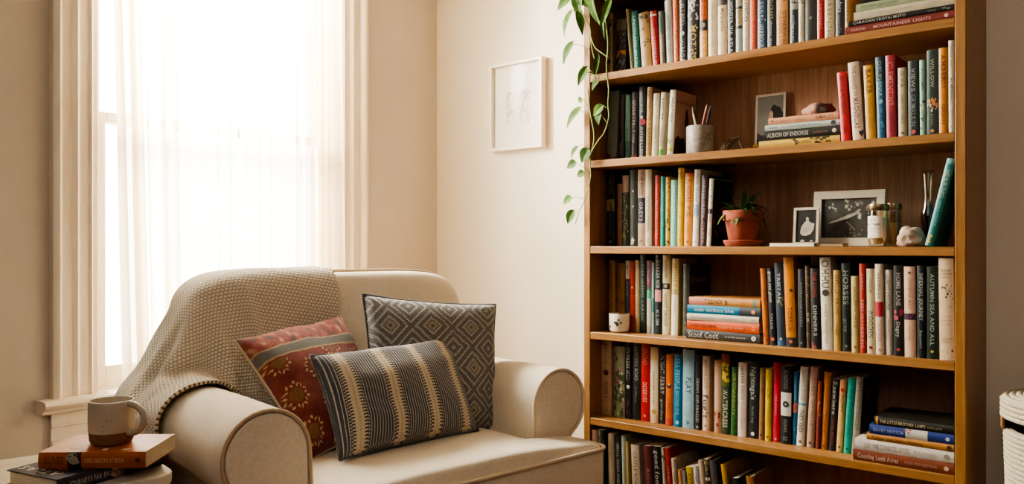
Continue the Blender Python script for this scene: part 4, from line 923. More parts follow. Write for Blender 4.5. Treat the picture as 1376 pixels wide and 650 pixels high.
# ------------------------------------------------------------------ knitted throw: its draped surface, in millimetres
_NX, _NY = 32, 30
_TX = [
743, 748, 755, 758, 761, 766, 772, 776, 778, 780, 784, 787, 788, 788, 786, 781, 774, 765, 755, 743, 731, 711, 726, 742, 746, 720, 707, 716, 723, 730, 738, 748, 751, 714,
719, 726, 731, 734, 740, 744, 747, 750, 753, 756, 759, 760, 761, 760, 755, 748, 740, 730, 719, 709, 699, 716, 735, 736, 710, 703, 712, 718, 725, 733, 741, 751, 685, 691,
698, 703, 707, 712, 716, 719, 722, 725, 728, 731, 735, 735, 733, 728, 723, 716, 707, 697, 690, 691, 707, 727, 726, 700, 701, 708, 714, 721, 728, 736, 744, 657, 663, 671,
674, 679, 685, 688, 690, 693, 698, 700, 705, 709, 707, 706, 704, 696, 690, 701, 685, 677, 677, 697, 720, 715, 690, 699, 704, 710, 717, 724, 731, 738, 629, 635, 644, 647,
651, 658, 662, 664, 668, 670, 676, 679, 684, 683, 680, 676, 674, 666, 682, 681, 667, 669, 688, 712, 704, 682, 695, 699, 706, 712, 720, 726, 734, 601, 607, 616, 620, 623,
629, 635, 639, 640, 646, 649, 655, 658, 658, 661, 653, 646, 644, 664, 674, 657, 662, 679, 704, 693, 677, 691, 694, 702, 708, 716, 722, 729, 573, 578, 587, 593, 596, 601,
609, 611, 613, 619, 627, 640, 630, 630, 633, 645, 627, 629, 647, 665, 648, 656, 670, 695, 682, 672, 686, 690, 697, 703, 711, 718, 725, 545, 550, 558, 565, 572, 580, 583,
588, 596, 598, 603, 613, 611, 616, 629, 638, 628, 618, 631, 654, 639, 650, 660, 687, 672, 670, 682, 685, 693, 698, 706, 714, 720, 517, 522, 530, 537, 546, 552, 559, 567,
568, 576, 579, 586, 598, 596, 607, 623, 625, 610, 616, 640, 631, 643, 651, 678, 662, 667, 677, 680, 689, 694, 701, 709, 716, 489, 496, 502, 509, 518, 524, 531, 539, 548,
549, 557, 563, 571, 582, 595, 604, 614, 608, 604, 625, 622, 635, 642, 668, 652, 664, 671, 675, 684, 689, 697, 704, 712, 462, 470, 478, 482, 491, 498, 506, 513, 520, 530,
541, 542, 555, 563, 570, 583, 592, 605, 595, 609, 614, 625, 632, 657, 645, 659, 666, 670, 679, 686, 692, 700, 707, 433, 442, 451, 458, 464, 471, 478, 486, 493, 503, 516,
527, 531, 540, 553, 561, 571, 581, 594, 598, 604, 615, 623, 645, 640, 653, 660, 665, 673, 681, 687, 694, 702, 407, 414, 423, 429, 436, 443, 452, 459, 466, 476, 488, 500,
511, 521, 528, 538, 551, 560, 572, 580, 592, 604, 614, 631, 635, 645, 653, 659, 667, 674, 682, 691, 697, 386, 393, 399, 403, 408, 415, 424, 431, 438, 448, 460, 472, 484,
495, 506, 517, 526, 536, 550, 562, 576, 589, 602, 613, 621, 632, 643, 652, 660, 668, 677, 683, 691, 365, 370, 375, 380, 386, 391, 397, 403, 410, 420, 433, 444, 455, 467,
478, 489, 500, 512, 523, 535, 549, 564, 578, 591, 604, 616, 628, 639, 649, 658, 667, 676, 684, 340, 345, 352, 357, 363, 369, 376, 382, 387, 392, 405, 417, 428, 440, 450,
462, 473, 484, 496, 508, 521, 536, 550, 564, 578, 592, 606, 619, 632, 643, 654, 665, 676, 347, 354, 369, 374, 382, 386, 392, 388, 391, 394, 396, 400, 406, 414, 424, 435,
446, 458, 468, 480, 494, 508, 522, 536, 550, 564, 578, 592, 605, 619, 632, 645, 658, 374, 380, 394, 397, 394, 392, 390, 396, 395, 395, 399, 403, 408, 414, 419, 425, 430,
433, 440, 452, 466, 480, 494, 508, 522, 536, 550, 564, 577, 591, 604, 618, 632, 395, 398, 400, 397, 389, 392, 395, 392, 392, 396, 398, 401, 402, 406, 411, 415, 416, 414,
413, 424, 437, 452, 466, 481, 495, 509, 522, 536, 550, 563, 577, 591, 604, 390, 388, 389, 386, 384, 384, 386, 392, 397, 399, 402, 406, 412, 416, 414, 406, 398, 396, 399,
406, 412, 424, 439, 453, 467, 481, 495, 509, 522, 536, 550, 563, 577, 379, 375, 379, 381, 381, 384, 394, 400, 404, 410, 414, 414, 407, 398, 389, 383, 392, 399, 402, 389,
396, 402, 414, 426, 440, 454, 468, 481, 495, 508, 522, 536, 550, 368, 370, 383, 387, 394, 400, 409, 411, 414, 411, 400, 391, 382, 374, 379, 394, 406, 401, 384, 396, 399,
400, 405, 412, 418, 429, 440, 454, 467, 481, 495, 508, 522, 376, 383, 400, 407, 411, 413, 411, 406, 395, 387, 376, 367, 370, 383, 399, 411, 399, 381, 392, 405, 385, 391,
399, 406, 408, 419, 425, 433, 443, 454, 467, 481, 495, 395, 400, 410, 410, 413, 406, 390, 382, 373, 363, 361, 372, 388, 404, 413, 397, 379, 387, 405, 397, 376, 395, 401,
412, 410, 414, 423, 428, 434, 440, 448, 457, 469, 407, 412, 415, 411, 392, 382, 370, 360, 354, 362, 378, 394, 410, 412, 395, 378, 382, 402, 407, 384, 373, 400, 404, 415,
410, 410, 423, 428, 432, 438, 444, 449, 456, 411, 406, 398, 386, 369, 359, 347, 349, 366, 383, 400, 414, 411, 393, 376, 378, 398, 412, 394, 370, 375, 404, 408, 418, 406,
405, 423, 429, 433, 438, 443, 448, 453, 393, 387, 373, 364, 345, 338, 350, 366, 388, 405, 418, 410, 391, 374, 375, 395, 413, 403, 380, 361, 380, 408, 412, 420, 402, 404,
423, 430, 434, 439, 444, 448, 453, 374, 365, 354, 341, 334, 346, 370, 388, 410, 422, 409, 390, 372, 371, 391, 411, 412, 389, 366, 359, 385, 412, 418, 419, 397, 404, 423,
430, 435, 440, 445, 449, 454, 358, 354, 332, 332, 350, 367, 392, 410, 423, 410, 389, 370, 367, 387, 408, 418, 398, 376, 353, 361, 390, 414, 423, 417, 394, 404, 423, 431,
436, 441, 445, 450, 454, 345, 331, 333, 347, 372, 388, 414, 424, 408, 390, 369, 364, 383, 404, 421, 408, 385, 362, 346, 366, 396, 417, 425, 413, 390, 403, 422, 432, 437,
442, 446, 450, 454, 326, 329, 353, 370, 395, 409, 422, 409, 388, 370, 362, 378, 400, 420, 417, 393, 372, 348, 344, 371, 400, 420, 426, 409, 387, 403, 422, 432, 438, 442,
446, 451, 455]
_TY = [
-1693, -1697, -1698, -1703, -1702, -1703, -1704, -1706, -1706, -1697, -1678, -1652, -1621, -1589, -1558, -1529, -1504, -1478, -1452, -1427, -1402, -1381, -1363, -1385,
-1360, -1350, -1328, -1298, -1268, -1237, -1207, -1177, -1146, -1695, -1699, -1697, -1695, -1696, -1702, -1704, -1704, -1701, -1694, -1677, -1653, -1626, -1594, -1563,
-1536, -1510, -1490, -1466, -1439, -1409, -1383, -1366, -1386, -1360, -1351, -1326, -1296, -1266, -1235, -1205, -1175, -1145, -1693, -1698, -1690, -1695, -1705, -1707,
-1699, -1699, -1706, -1694, -1674, -1658, -1630, -1600, -1569, -1542, -1515, -1488, -1475, -1447, -1416, -1385, -1369, -1388, -1362, -1352, -1324, -1294, -1264, -1233,
-1203, -1173, -1142, -1688, -1691, -1680, -1690, -1700, -1697, -1692, -1702, -1704, -1697, -1680, -1652, -1627, -1603, -1574, -1544, -1521, -1495, -1474, -1451, -1421,
-1390, -1373, -1389, -1363, -1351, -1322, -1292, -1262, -1231, -1201, -1170, -1140, -1683, -1683, -1671, -1682, -1694, -1688, -1685, -1694, -1692, -1693, -1671, -1653,
-1629, -1600, -1575, -1550, -1520, -1497, -1477, -1451, -1427, -1395, -1376, -1390, -1365, -1348, -1320, -1290, -1259, -1229, -1199, -1168, -1138, -1679, -1679, -1665,
-1675, -1688, -1688, -1678, -1683, -1692, -1678, -1678, -1666, -1638, -1607, -1578, -1554, -1525, -1496, -1478, -1455, -1432, -1401, -1379, -1390, -1367, -1346, -1318,
-1288, -1257, -1227, -1197, -1166, -1136, -1672, -1677, -1664, -1665, -1679, -1687, -1690, -1677, -1688, -1685, -1662, -1647, -1642, -1610, -1580, -1559, -1533, -1502,
-1480, -1462, -1437, -1407, -1383, -1391, -1369, -1344, -1316, -1285, -1255, -1225, -1194, -1164, -1134, -1668, -1674, -1667, -1662, -1664, -1669, -1683, -1691, -1686,
-1670, -1660, -1640, -1628, -1620, -1596, -1569, -1539, -1511, -1485, -1469, -1442, -1413, -1386, -1391, -1370, -1342, -1314, -1283, -1253, -1222, -1192, -1162, -1132,
-1661, -1668, -1666, -1667, -1674, -1669, -1668, -1672, -1682, -1678, -1651, -1631, -1609, -1602, -1597, -1579, -1548, -1520, -1491, -1475, -1448, -1419, -1390, -1390,
-1369, -1340, -1311, -1281, -1251, -1220, -1190, -1160, -1130, -1653, -1656, -1660, -1661, -1666, -1671, -1672, -1671, -1666, -1669, -1662, -1635, -1609, -1586, -1572,
-1574, -1559, -1529, -1499, -1480, -1453, -1425, -1395, -1390, -1367, -1338, -1309, -1279, -1249, -1218, -1188, -1158, -1128, -1645, -1645, -1645, -1654, -1658, -1659,
-1659, -1661, -1665, -1657, -1642, -1639, -1622, -1598, -1572, -1555, -1557, -1538, -1508, -1483, -1459, -1430, -1400, -1390, -1363, -1336, -1307, -1276, -1247, -1216,
-1186, -1156, -1126, -1644, -1643, -1636, -1639, -1650, -1653, -1656, -1657, -1658, -1647, -1630, -1615, -1610, -1603, -1586, -1560, -1539, -1540, -1517, -1492, -1464,
-1436, -1406, -1389, -1361, -1334, -1305, -1274, -1244, -1214, -1184, -1154, -1124, -1655, -1649, -1641, -1638, -1642, -1646, -1648, -1652, -1651, -1641, -1625, -1606,
-1591, -1582, -1576, -1567, -1549, -1526, -1522, -1493, -1470, -1441, -1412, -1388, -1361, -1331, -1302, -1272, -1242, -1212, -1182, -1152, -1122, -1675, -1668, -1656,
-1650, -1644, -1641, -1643, -1647, -1645, -1635, -1618, -1601, -1585, -1571, -1559, -1549, -1541, -1532, -1515, -1499, -1473, -1445, -1416, -1388, -1358, -1329, -1299,
-1269, -1239, -1210, -1180, -1150, -1120, -1692, -1685, -1672, -1666, -1662, -1656, -1647, -1642, -1639, -1629, -1611, -1596, -1582, -1568, -1555, -1542, -1529, -1518,
-1508, -1493, -1469, -1442, -1413, -1383, -1354, -1325, -1295, -1266, -1236, -1207, -1177, -1147, -1117, -1680, -1674, -1661, -1656, -1650, -1645, -1636, -1630, -1625,
-1619, -1606, -1593, -1579, -1564, -1550, -1536, -1524, -1513, -1502, -1485, -1461, -1434, -1406, -1376, -1347, -1318, -1289, -1260, -1231, -1202, -1173, -1144, -1114,
-1655, -1650, -1642, -1639, -1633, -1626, -1614, -1607, -1599, -1591, -1582, -1573, -1565, -1557, -1547, -1536, -1522, -1508, -1495, -1477, -1453, -1426, -1397, -1369,
-1340, -1311, -1282, -1253, -1224, -1195, -1166, -1138, -1109, -1649, -1642, -1633, -1625, -1610, -1602, -1589, -1583, -1573, -1565, -1556, -1547, -1539, -1531, -1523,
-1514, -1506, -1499, -1489, -1470, -1445, -1418, -1389, -1360, -1332, -1303, -1274, -1245, -1216, -1187, -1158, -1130, -1101, -1634, -1624, -1608, -1600, -1585, -1576,
-1564, -1558, -1547, -1539, -1531, -1524, -1515, -1508, -1502, -1496, -1489, -1483, -1476, -1460, -1437, -1409, -1380, -1352, -1323, -1294, -1265, -1237, -1208, -1179,
-1150, -1122, -1093, -1608, -1599, -1584, -1575, -1559, -1550, -1539, -1532, -1521, -1513, -1505, -1498, -1491, -1484, -1477, -1474, -1474, -1466, -1459, -1443, -1424,
-1399, -1371, -1343, -1314, -1286, -1257, -1228, -1200, -1171, -1142, -1113, -1085, -1584, -1576, -1559, -1549, -1532, -1524, -1514, -1507, -1496, -1489, -1482, -1473,
-1468, -1469, -1472, -1466, -1455, -1448, -1435, -1429, -1408, -1388, -1361, -1333, -1305, -1277, -1248, -1219, -1191, -1162, -1134, -1105, -1076, -1560, -1550, -1534,
-1524, -1510, -1504, -1493, -1484, -1473, -1465, -1463, -1467, -1471, -1465, -1454, -1449, -1441, -1430, -1430, -1414, -1392, -1379, -1352, -1325, -1297, -1268, -1240,
-1211, -1182, -1154, -1125, -1096, -1068, -1536, -1527, -1513, -1507, -1493, -1483, -1467, -1459, -1458, -1464, -1470, -1465, -1453, -1446, -1445, -1435, -1428, -1431,
-1414, -1399, -1389, -1366, -1345, -1318, -1290, -1262, -1233, -1203, -1174, -1145, -1116, -1088, -1059, -1518, -1507, -1491, -1482, -1467, -1459, -1455, -1461, -1471,
-1468, -1454, -1444, -1443, -1442, -1430, -1426, -1430, -1414, -1403, -1385, -1380, -1362, -1339, -1312, -1284, -1257, -1229, -1199, -1169, -1139, -1109, -1080, -1051,
-1495, -1484, -1465, -1455, -1454, -1459, -1470, -1472, -1459, -1446, -1440, -1443, -1440, -1425, -1425, -1430, -1413, -1405, -1387, -1386, -1368, -1358, -1332, -1306,
-1277, -1252, -1225, -1195, -1165, -1135, -1105, -1075, -1045, -1471, -1462, -1447, -1449, -1464, -1470, -1466, -1453, -1441, -1440, -1443, -1438, -1422, -1425, -1428,
-1412, -1405, -1391, -1381, -1384, -1360, -1354, -1326, -1299, -1273, -1246, -1222, -1192, -1162, -1131, -1101, -1071, -1041, -1452, -1444, -1449, -1461, -1468, -1459,
-1444, -1439, -1440, -1443, -1434, -1420, -1424, -1427, -1411, -1405, -1395, -1378, -1385, -1374, -1356, -1348, -1319, -1292, -1269, -1242, -1218, -1188, -1158, -1128,
-1098, -1068, -1038, -1434, -1443, -1466, -1466, -1448, -1438, -1436, -1439, -1441, -1431, -1418, -1423, -1426, -1410, -1403, -1398, -1378, -1379, -1386, -1364, -1353,
-1342, -1313, -1285, -1265, -1238, -1214, -1184, -1154, -1124, -1094, -1064, -1034, -1450, -1465, -1460, -1445, -1431, -1430, -1439, -1439, -1425, -1415, -1422, -1425,
-1408, -1401, -1398, -1382, -1373, -1384, -1380, -1356, -1351, -1335, -1307, -1280, -1261, -1234, -1210, -1181, -1151, -1121, -1090, -1060, -1030, -1471, -1466, -1437,
-1428, -1426, -1434, -1438, -1424, -1412, -1420, -1424, -1407, -1399, -1398, -1386, -1370, -1378, -1386, -1370, -1351, -1347, -1329, -1301, -1275, -1256, -1230, -1206,
-1177, -1147, -1117, -1087, -1057, -1026, -1461, -1444, -1425, -1422, -1424, -1439, -1420, -1409, -1416, -1425, -1407, -1395, -1394, -1389, -1370, -1370, -1382, -1383,
-1359, -1348, -1343, -1322, -1294, -1271, -1252, -1226, -1202, -1174, -1144, -1114, -1083, -1053, -1023]
_TH = [
223, 261, 318, 354, 405, 440, 485, 519, 559, 592, 621, 642, 654, 657, 652, 637, 620, 603, 587, 571, 556, 543, 544, 541, 537, 522, 511, 505, 498, 492, 486, 480, 478, 222,
260, 317, 353, 405, 438, 484, 518, 557, 588, 618, 638, 657, 658, 660, 645, 630, 607, 592, 580, 573, 569, 571, 569, 564, 549, 539, 533, 527, 520, 514, 508, 502, 223, 260,
317, 352, 403, 437, 482, 515, 554, 584, 613, 641, 658, 664, 662, 652, 637, 624, 603, 596, 594, 596, 598, 597, 591, 576, 568, 562, 555, 549, 542, 536, 530, 224, 262, 318,
352, 402, 436, 480, 512, 552, 584, 614, 631, 648, 667, 661, 654, 643, 627, 627, 622, 619, 620, 625, 624, 618, 603, 597, 590, 584, 577, 571, 564, 558, 226, 263, 319, 352,
402, 435, 479, 512, 549, 581, 605, 632, 644, 654, 672, 655, 661, 641, 649, 650, 645, 647, 652, 652, 644, 630, 625, 618, 612, 605, 599, 593, 586, 226, 264, 319, 352, 402,
436, 480, 512, 549, 578, 614, 636, 652, 652, 667, 664, 657, 659, 671, 677, 671, 674, 679, 680, 671, 658, 653, 646, 640, 634, 627, 621, 615, 227, 265, 320, 355, 404, 438,
482, 513, 551, 582, 607, 632, 656, 655, 665, 675, 676, 682, 694, 704, 698, 702, 706, 707, 697, 687, 682, 675, 668, 662, 656, 649, 643, 228, 265, 321, 357, 408, 441, 484,
517, 555, 582, 609, 633, 652, 677, 688, 701, 704, 707, 717, 729, 725, 729, 733, 735, 724, 715, 710, 703, 697, 690, 684, 678, 671, 229, 266, 323, 358, 409, 443, 487, 520,
558, 590, 610, 631, 652, 678, 707, 723, 730, 733, 741, 754, 752, 756, 760, 762, 751, 744, 738, 731, 725, 718, 712, 706, 700, 230, 268, 325, 361, 411, 445, 490, 523, 561,
592, 625, 642, 660, 680, 704, 734, 755, 760, 765, 778, 778, 784, 787, 790, 778, 772, 766, 760, 754, 747, 740, 734, 728, 233, 271, 328, 363, 413, 447, 492, 525, 564, 594,
623, 654, 679, 697, 715, 738, 768, 787, 791, 801, 805, 810, 814, 817, 806, 801, 795, 788, 782, 775, 769, 762, 756, 236, 273, 330, 366, 416, 450, 494, 527, 566, 595, 623,
648, 681, 710, 734, 752, 772, 802, 818, 826, 831, 836, 840, 843, 834, 829, 823, 816, 810, 804, 797, 791, 784, 238, 276, 332, 367, 418, 452, 496, 529, 568, 598, 627, 651,
677, 706, 737, 766, 788, 808, 836, 846, 857, 863, 867, 869, 862, 857, 851, 844, 838, 831, 825, 819, 813, 241, 278, 334, 370, 420, 454, 499, 532, 571, 601, 629, 654, 681,
707, 734, 763, 793, 821, 845, 868, 880, 887, 892, 892, 886, 883, 878, 872, 866, 859, 853, 847, 840, 242, 280, 336, 372, 423, 457, 501, 534, 573, 604, 632, 658, 686, 712,
739, 766, 793, 821, 850, 875, 892, 903, 908, 910, 910, 907, 903, 898, 892, 886, 880, 874, 868, 240, 278, 334, 370, 420, 455, 498, 532, 571, 604, 636, 663, 690, 717, 743,
770, 797, 825, 854, 878, 896, 908, 914, 918, 920, 921, 920, 918, 915, 910, 905, 900, 895, 232, 270, 325, 361, 411, 445, 488, 521, 560, 592, 626, 657, 688, 718, 748, 776,
802, 829, 856, 881, 898, 909, 915, 920, 922, 924, 924, 924, 924, 924, 922, 920, 917, 223, 260, 316, 351, 400, 434, 477, 510, 548, 581, 614, 646, 677, 707, 737, 768, 798,
830, 859, 883, 900, 910, 916, 919, 922, 923, 924, 924, 924, 925, 926, 926, 927, 212, 250, 305, 340, 389, 422, 466, 499, 537, 569, 604, 635, 667, 698, 729, 760, 791, 823,
854, 881, 900, 911, 916, 920, 922, 923, 924, 924, 924, 924, 924, 925, 926, 202, 239, 294, 329, 378, 412, 456, 488, 526, 558, 592, 624, 656, 687, 718, 749, 780, 810, 838,
865, 890, 907, 915, 920, 922, 924, 924, 924, 924, 924, 924, 924, 925, 191, 228, 283, 318, 367, 401, 444, 477, 515, 547, 581, 612, 644, 675, 705, 736, 764, 791, 820, 846,
870, 890, 902, 913, 919, 922, 924, 925, 926, 925, 924, 924, 924, 181, 218, 272, 307, 356, 389, 432, 465, 503, 535, 569, 600, 631, 662, 691, 718, 746, 773, 799, 823, 847,
862, 876, 889, 901, 910, 917, 921, 924, 925, 926, 925, 925, 170, 207, 260, 295, 344, 378, 420, 453, 491, 523, 556, 586, 617, 645, 672, 700, 726, 752, 776, 801, 821, 838,
850, 862, 875, 884, 894, 903, 911, 917, 921, 924, 925, 159, 195, 249, 283, 332, 366, 408, 440, 478, 509, 541, 570, 599, 626, 654, 680, 706, 731, 754, 777, 797, 810, 822,
835, 847, 856, 866, 875, 884, 893, 902, 910, 916, 146, 183, 237, 272, 320, 352, 395, 427, 464, 493, 524, 552, 580, 607, 633, 659, 684, 708, 732, 752, 770, 782, 794, 807,
819, 828, 837, 846, 855, 864, 873, 882, 891, 134, 170, 225, 260, 306, 339, 382, 413, 446, 475, 506, 534, 561, 587, 613, 638, 662, 686, 707, 727, 743, 754, 766, 779, 791,
801, 809, 818, 827, 836, 845, 854, 863, 123, 158, 212, 246, 292, 325, 366, 395, 428, 457, 487, 514, 541, 567, 592, 616, 640, 662, 682, 702, 715, 726, 738, 751, 763, 772,
780, 789, 798, 807, 816, 825, 834, 111, 146, 198, 232, 278, 310, 348, 376, 410, 439, 468, 494, 520, 546, 570, 594, 617, 638, 657, 675, 687, 698, 711, 723, 735, 744, 752,
761, 770, 779, 788, 797, 806, 97, 132, 183, 216, 262, 292, 329, 358, 392, 420, 447, 474, 500, 524, 548, 571, 593, 612, 632, 648, 659, 670, 683, 695, 706, 715, 724, 732,
741, 750, 759, 768, 777, 83, 118, 167, 200, 244, 274, 310, 339, 372, 399, 427, 453, 478, 501, 525, 548, 568, 588, 607, 620, 631, 643, 655, 667, 678, 687, 695, 704, 713,
722, 731, 740, 749, 68, 102, 151, 183, 227, 255, 292, 320, 352, 379, 407, 432, 456, 479, 502, 523, 543, 563, 580, 592, 603, 615, 628, 639, 650, 658, 667, 676, 684, 693,
702, 711, 720]
def knit():
    t = NT('chunky_knit'); u, v, uv = uvsplit(t); ma = t.ma
    NU, NV = 92, 88
    row = ma('FLOOR', ma('MULTIPLY', v, NV))
    fu = ma('FRACT', ma('ADD', ma('MULTIPLY', u, NU), ma('MULTIPLY', row, .5)))
    fv = ma('FRACT', ma('MULTIPLY', v, NV))
    a = ma('SUBTRACT', fu, .5); b = ma('SUBTRACT', fv, .5)
    r = ma('SQRT', ma('ADD', ma('MULTIPLY', a, a), ma('MULTIPLY', ma('MULTIPLY', b, b), .8)))
    h = ma('MAXIMUM', ma('SUBTRACT', 1, ma('MULTIPLY', r, 1.75)), 0); h = ma('SQRT', h)
    mp = t.n('ShaderNodeMapping'); mp.inputs['Scale'].default_value = (300, 300, 1); t.l(uv, mp.inputs[0]); fz = t.noise(mp.outputs[0], 1, 2)
    hh = ma('ADD', h, ma('MULTIPLY', fz, .25))
    t.base(t.ramp(hh, [(.15, hexc('64503a')), (.5, hexc('cbb99c')), (1, hexc('f0e7d6'))])); t.rough(.95); t.b.inputs['Sheen Weight'].default_value = .3
    t.bump(hh, .006, 1.0); return t.m
nrow = _NX+1; q = MB()
G_ = [[Vector((_TX[j*nrow+i]/1000-.7, _TY[j*nrow+i]/1000+1.5, _TH[j*nrow+i]/1000-.6)) for i in range(nrow)] for j in range(_NY+1)]
def gn(i, j):
    a = G_[j][min(i+1, _NX)]-G_[j][max(i-1, 0)]; b = G_[min(j+1, _NY)][i]-G_[max(j-1, 0)][i]; n = a.cross(b).normalized()
    return n if n.dot(Vector((.6, -.5, .6))) > 0 or n.z > .3 else -n
out = []
for j in range(_NY+1):
    r = []
    for i in range(nrow):
        e = max(0, 1-i/(_NX*.46)); fan = i*.95+.10*(j-14)+.8*math.sin(j*.23)
        r.append(G_[j][i]+gn(i, j)*(.012*min(1, e*2.2)*(1+math.sin(fan))*.7+.003*math.sin(j*.6+i*.2)+.003))
    out.append(r)
q.strip(out, 0, uv=True)
th = q.build('knitted_throw', knit(), None, smooth=180, sub=2, loc=(.7, -1.5, .6))
tag(th, 'chunky beige knitted throw draped over the back and left arm of the armchair', 'blanket')
sd = th.modifiers.new('solid', 'SOLIDIFY'); sd.thickness = .008; sd.offset = 0
# ------------------------------------------------------------------ side table with books and mug
TZ = .55
ta = RGT*.755+FWD*.655; tb = RGT*-.655+FWD*.755
pc = atD(238, 634, .45*F/305.5)                     # its right front corner
tcn = pc - ta*.28 + tb*.165; tcn.z = 0
M_marble = NT('white_marble'); t = M_marble
n1 = t.noise(t.obj(), 5, 6, .6, 1.5); n2 = t.noise(t.obj(), 22, 4)
t.base(t.ramp(t.ma('ADD', t.ma('MULTIPLY', n1, .75), t.ma('MULTIPLY', n2, .25)), [(.3, hexc('a39a86')), (.45, hexc('cfc7b4')), (.7, hexc('e2dccd'))])); t.rough(.35); M_marble = t.m
ang_t = math.atan2(ta.y, ta.x)
tab = thing('side_table', 'pale marble topped side table with rounded corners at the lower left', 'table', tcn, ang_t)
def rrect(w, d, r, n=8):
    o = []
    for sx, sy, a in ((1, -1, -PI/2), (1, 1, 0), (-1, 1, PI/2), (-1, -1, PI)):
        for k in range(n+1):
            b = a+PI/2*k/n; o.append((sx*(w/2-r)+r*math.cos(b), sy*(d/2-r)+r*math.sin(b)))
    return o
q = MB(); q.prism([(x, y, TZ-.024) for x, y in rrect(.56, .345, .045)], (0, 0, .024)); q.build('table_top', M_marble, tab, bevel=.004, bseg=3)
M_leg = wood('pale_leg_wood', '8a6a48', 'a98760', 'Z')
q = MB(); q.prism([(x, y, TZ-.05) for x, y in rrect(.48, .27, .02)], (0, 0, .026)); q.build('apron', M_leg, tab, bevel=.002)
for sx in (-1, 1):
    for sy in (-1, 1):
        q = MB(); q.lathe([(.012, .001), (.018, .5)], (sx*.22, sy*.115, 0), 16); q.build('leg', M_leg, tab)
def flat_book(F0, F1, dpt_pt, z, th_, cov, hard, marks, label, top=None):
    """a book lying on the table; F0->F1 the spine edge left to right at its foot"""
    P, Q = Vector(F0), Vector(F1); ln = (Q-P).length; ex = (Q-P).normalized(); ey = Vector((-ex.y, ex.x, 0))
    bk = Book(th_, ln, dpt_pt, cov, hard)
    for mk in marks: getattr(bk, {'t': 'text', 'b': 'band', 'd': 'dot', 'k': 'marks'}[mk[0]])(*mk[1:])
    if top: top(bk)
    # local x (thickness) -> up, local y -> ey, local z -> -ex
    M = Matrix(((0, ey.x, -ex.x, Q.x), (0, ey.y, -ex.y, Q.y), (1, 0, 0, z+th_/2), (0, 0, 0, 1)))
    bk.make(label, 'books on the side table', M)
def navy_top(bk):
    r = random.Random(4)
    def pl(h, pts, e=.0005): bk.mats.append(ink(h)); bk.q.poly([(bk.w/2+e, bk.d*f_, bk.h*(1-g_)) for f_, g_ in pts], len(bk.mats)-1)
    bk.side_text('ATLAS', .2, .95, .1, .02, 'd8d2c8')
    for k in range(6):
        f0, g0 = r.uniform(.15, .8), r.uniform(.14, .5); pl(['a03a2a', 'c9bfae', 'b5824a'][k % 3], [(f0, g0), (f0+.1, g0+.02), (f0+.12, g0+.08), (f0+.02, g0+.06)])
dz = (CAM.z-TZ)
n0 = atD(78, 645, (CAM.z-TZ-.028)*F/(645-HY)); n1 = atD(219.5, 606, (CAM.z-TZ-.028)*F/(606-HY))
flat_book((n0.x, n0.y, 0), (n1.x, n1.y, 0), .148, TZ+.0006, .028, '23242e', True,
          [L('JOURNEYS FAR EAST', .1, .5, .4, 'cfc9bf'), B(.5, .6, '8d6a5a'), K(.5, .6, 'c9b09a', 5, 111, .2), L('WANDERINGS', .64, .86, .36, 'b5b0a8'), L('45', .92, .97, .4, '8d9096')],
          'navy hardback lying askew on the side table under the orange book', navy_top)
def orange_top(bk):
    def pl(h, pts, e=.0005): bk.mats.append(ink(h)); bk.q.poly([(bk.w/2+e, bk.d*f_, bk.h*(1-g_)) for f_, g_ in pts], len(bk.mats)-1)
    pl('cf9a70', [(.01, .01), (.99, .01), (.99, .45), (.01, .38)], .0003)
    bk.side_text('MARIGOLD', .12, .9, .22, .02, 'e8c8a8'); bk.side_text('fields', .3, .8, .12, .014, 'e8c8a8')
    pl('e3d5c0', [(.08, .56), (.2, .55), (.2, .6), (.08, .61)]); pl('e3d5c0', [(.1, .74), (.18, .74), (.18, .82), (.1, .8)])
zo = TZ+.0006+.028+.0006; TO = .031
ztop = zo+TO
f0 = atD(51, 608, (CAM.z-ztop)*F/(608-HY)); f1 = atD(195, 607, (CAM.z-ztop)*F/(607-HY))
flat_book((f0.x, f0.y, 0), (f1.x, f1.y, 0), .145, zo, TO, 'b05e1e', False,
          [L('DUNES', .05, .24, .5, '4a2208'), B(.27, .4, '211d1a'), K(.29, .38, '9d9484', 8, 112, .18), L('LONG SHADOWS AT NOON', .43, .8, .34, 'e3c8a4'), D(.93, .16, '5d2c0c')],
          'thick orange paperback lying on the navy book, carrying the mug', orange_top)
# mug
MZ = ztop+.0006
mc = atD(150, 594, (CAM.z-MZ)*F/(594-HY)); 
mug = thing('mug', 'speckled stoneware mug with a bare clay foot, on the orange book', 'mug', (mc.x, mc.y, MZ))
t = NT('speckled_glaze'); sp_ = t.noise(t.obj(), 190, 2); sp2 = t.noise(t.obj(), 12, 3)
c = t.ramp(sp2, [(.3, hexc('a89a84')), (.7, hexc('c2b59e'))]); sm = t.ramp(sp_, [(.0, (1, 1, 1, 1)), (.27, (1, 1, 1, 1)), (.31, (0, 0, 0, 1))])
t.base(t.mix(t.ma('MULTIPLY', sm, .85), c, hexc('4a3626'))); t.rough(.4); M_glaze = t.m
M_clay = plain('7a5638', .8, 'raw_clay', .15, 120, bump=.0006)
MR = .0425; MH = .084
q = MB(); q.lathe([(.031, .0), (.037, .002), (.0398, .008), (MR-.0013, .024)], (0, 0, 0), 48); q.build('clay_foot', M_clay, mug)
q = MB(); q.lathe([(MR-.0013, .024), (MR-.0007, .026), (MR, .045), (MR-.0005, .07), (MR-.001, MH-.003), (MR-.002, MH), (MR-.0035, MH), (MR-.0045, MH-.004), (MR-.0055, .05), (MR-.007, .012), (.025, .007), (0.0, .006)], (0, 0, 0), 48, cap=False)
body = q.build('mug_body', M_glaze, mug, smooth=60)
hd = (RGT*.96-FWD*.28).normalized(); q = MB(); pts = []
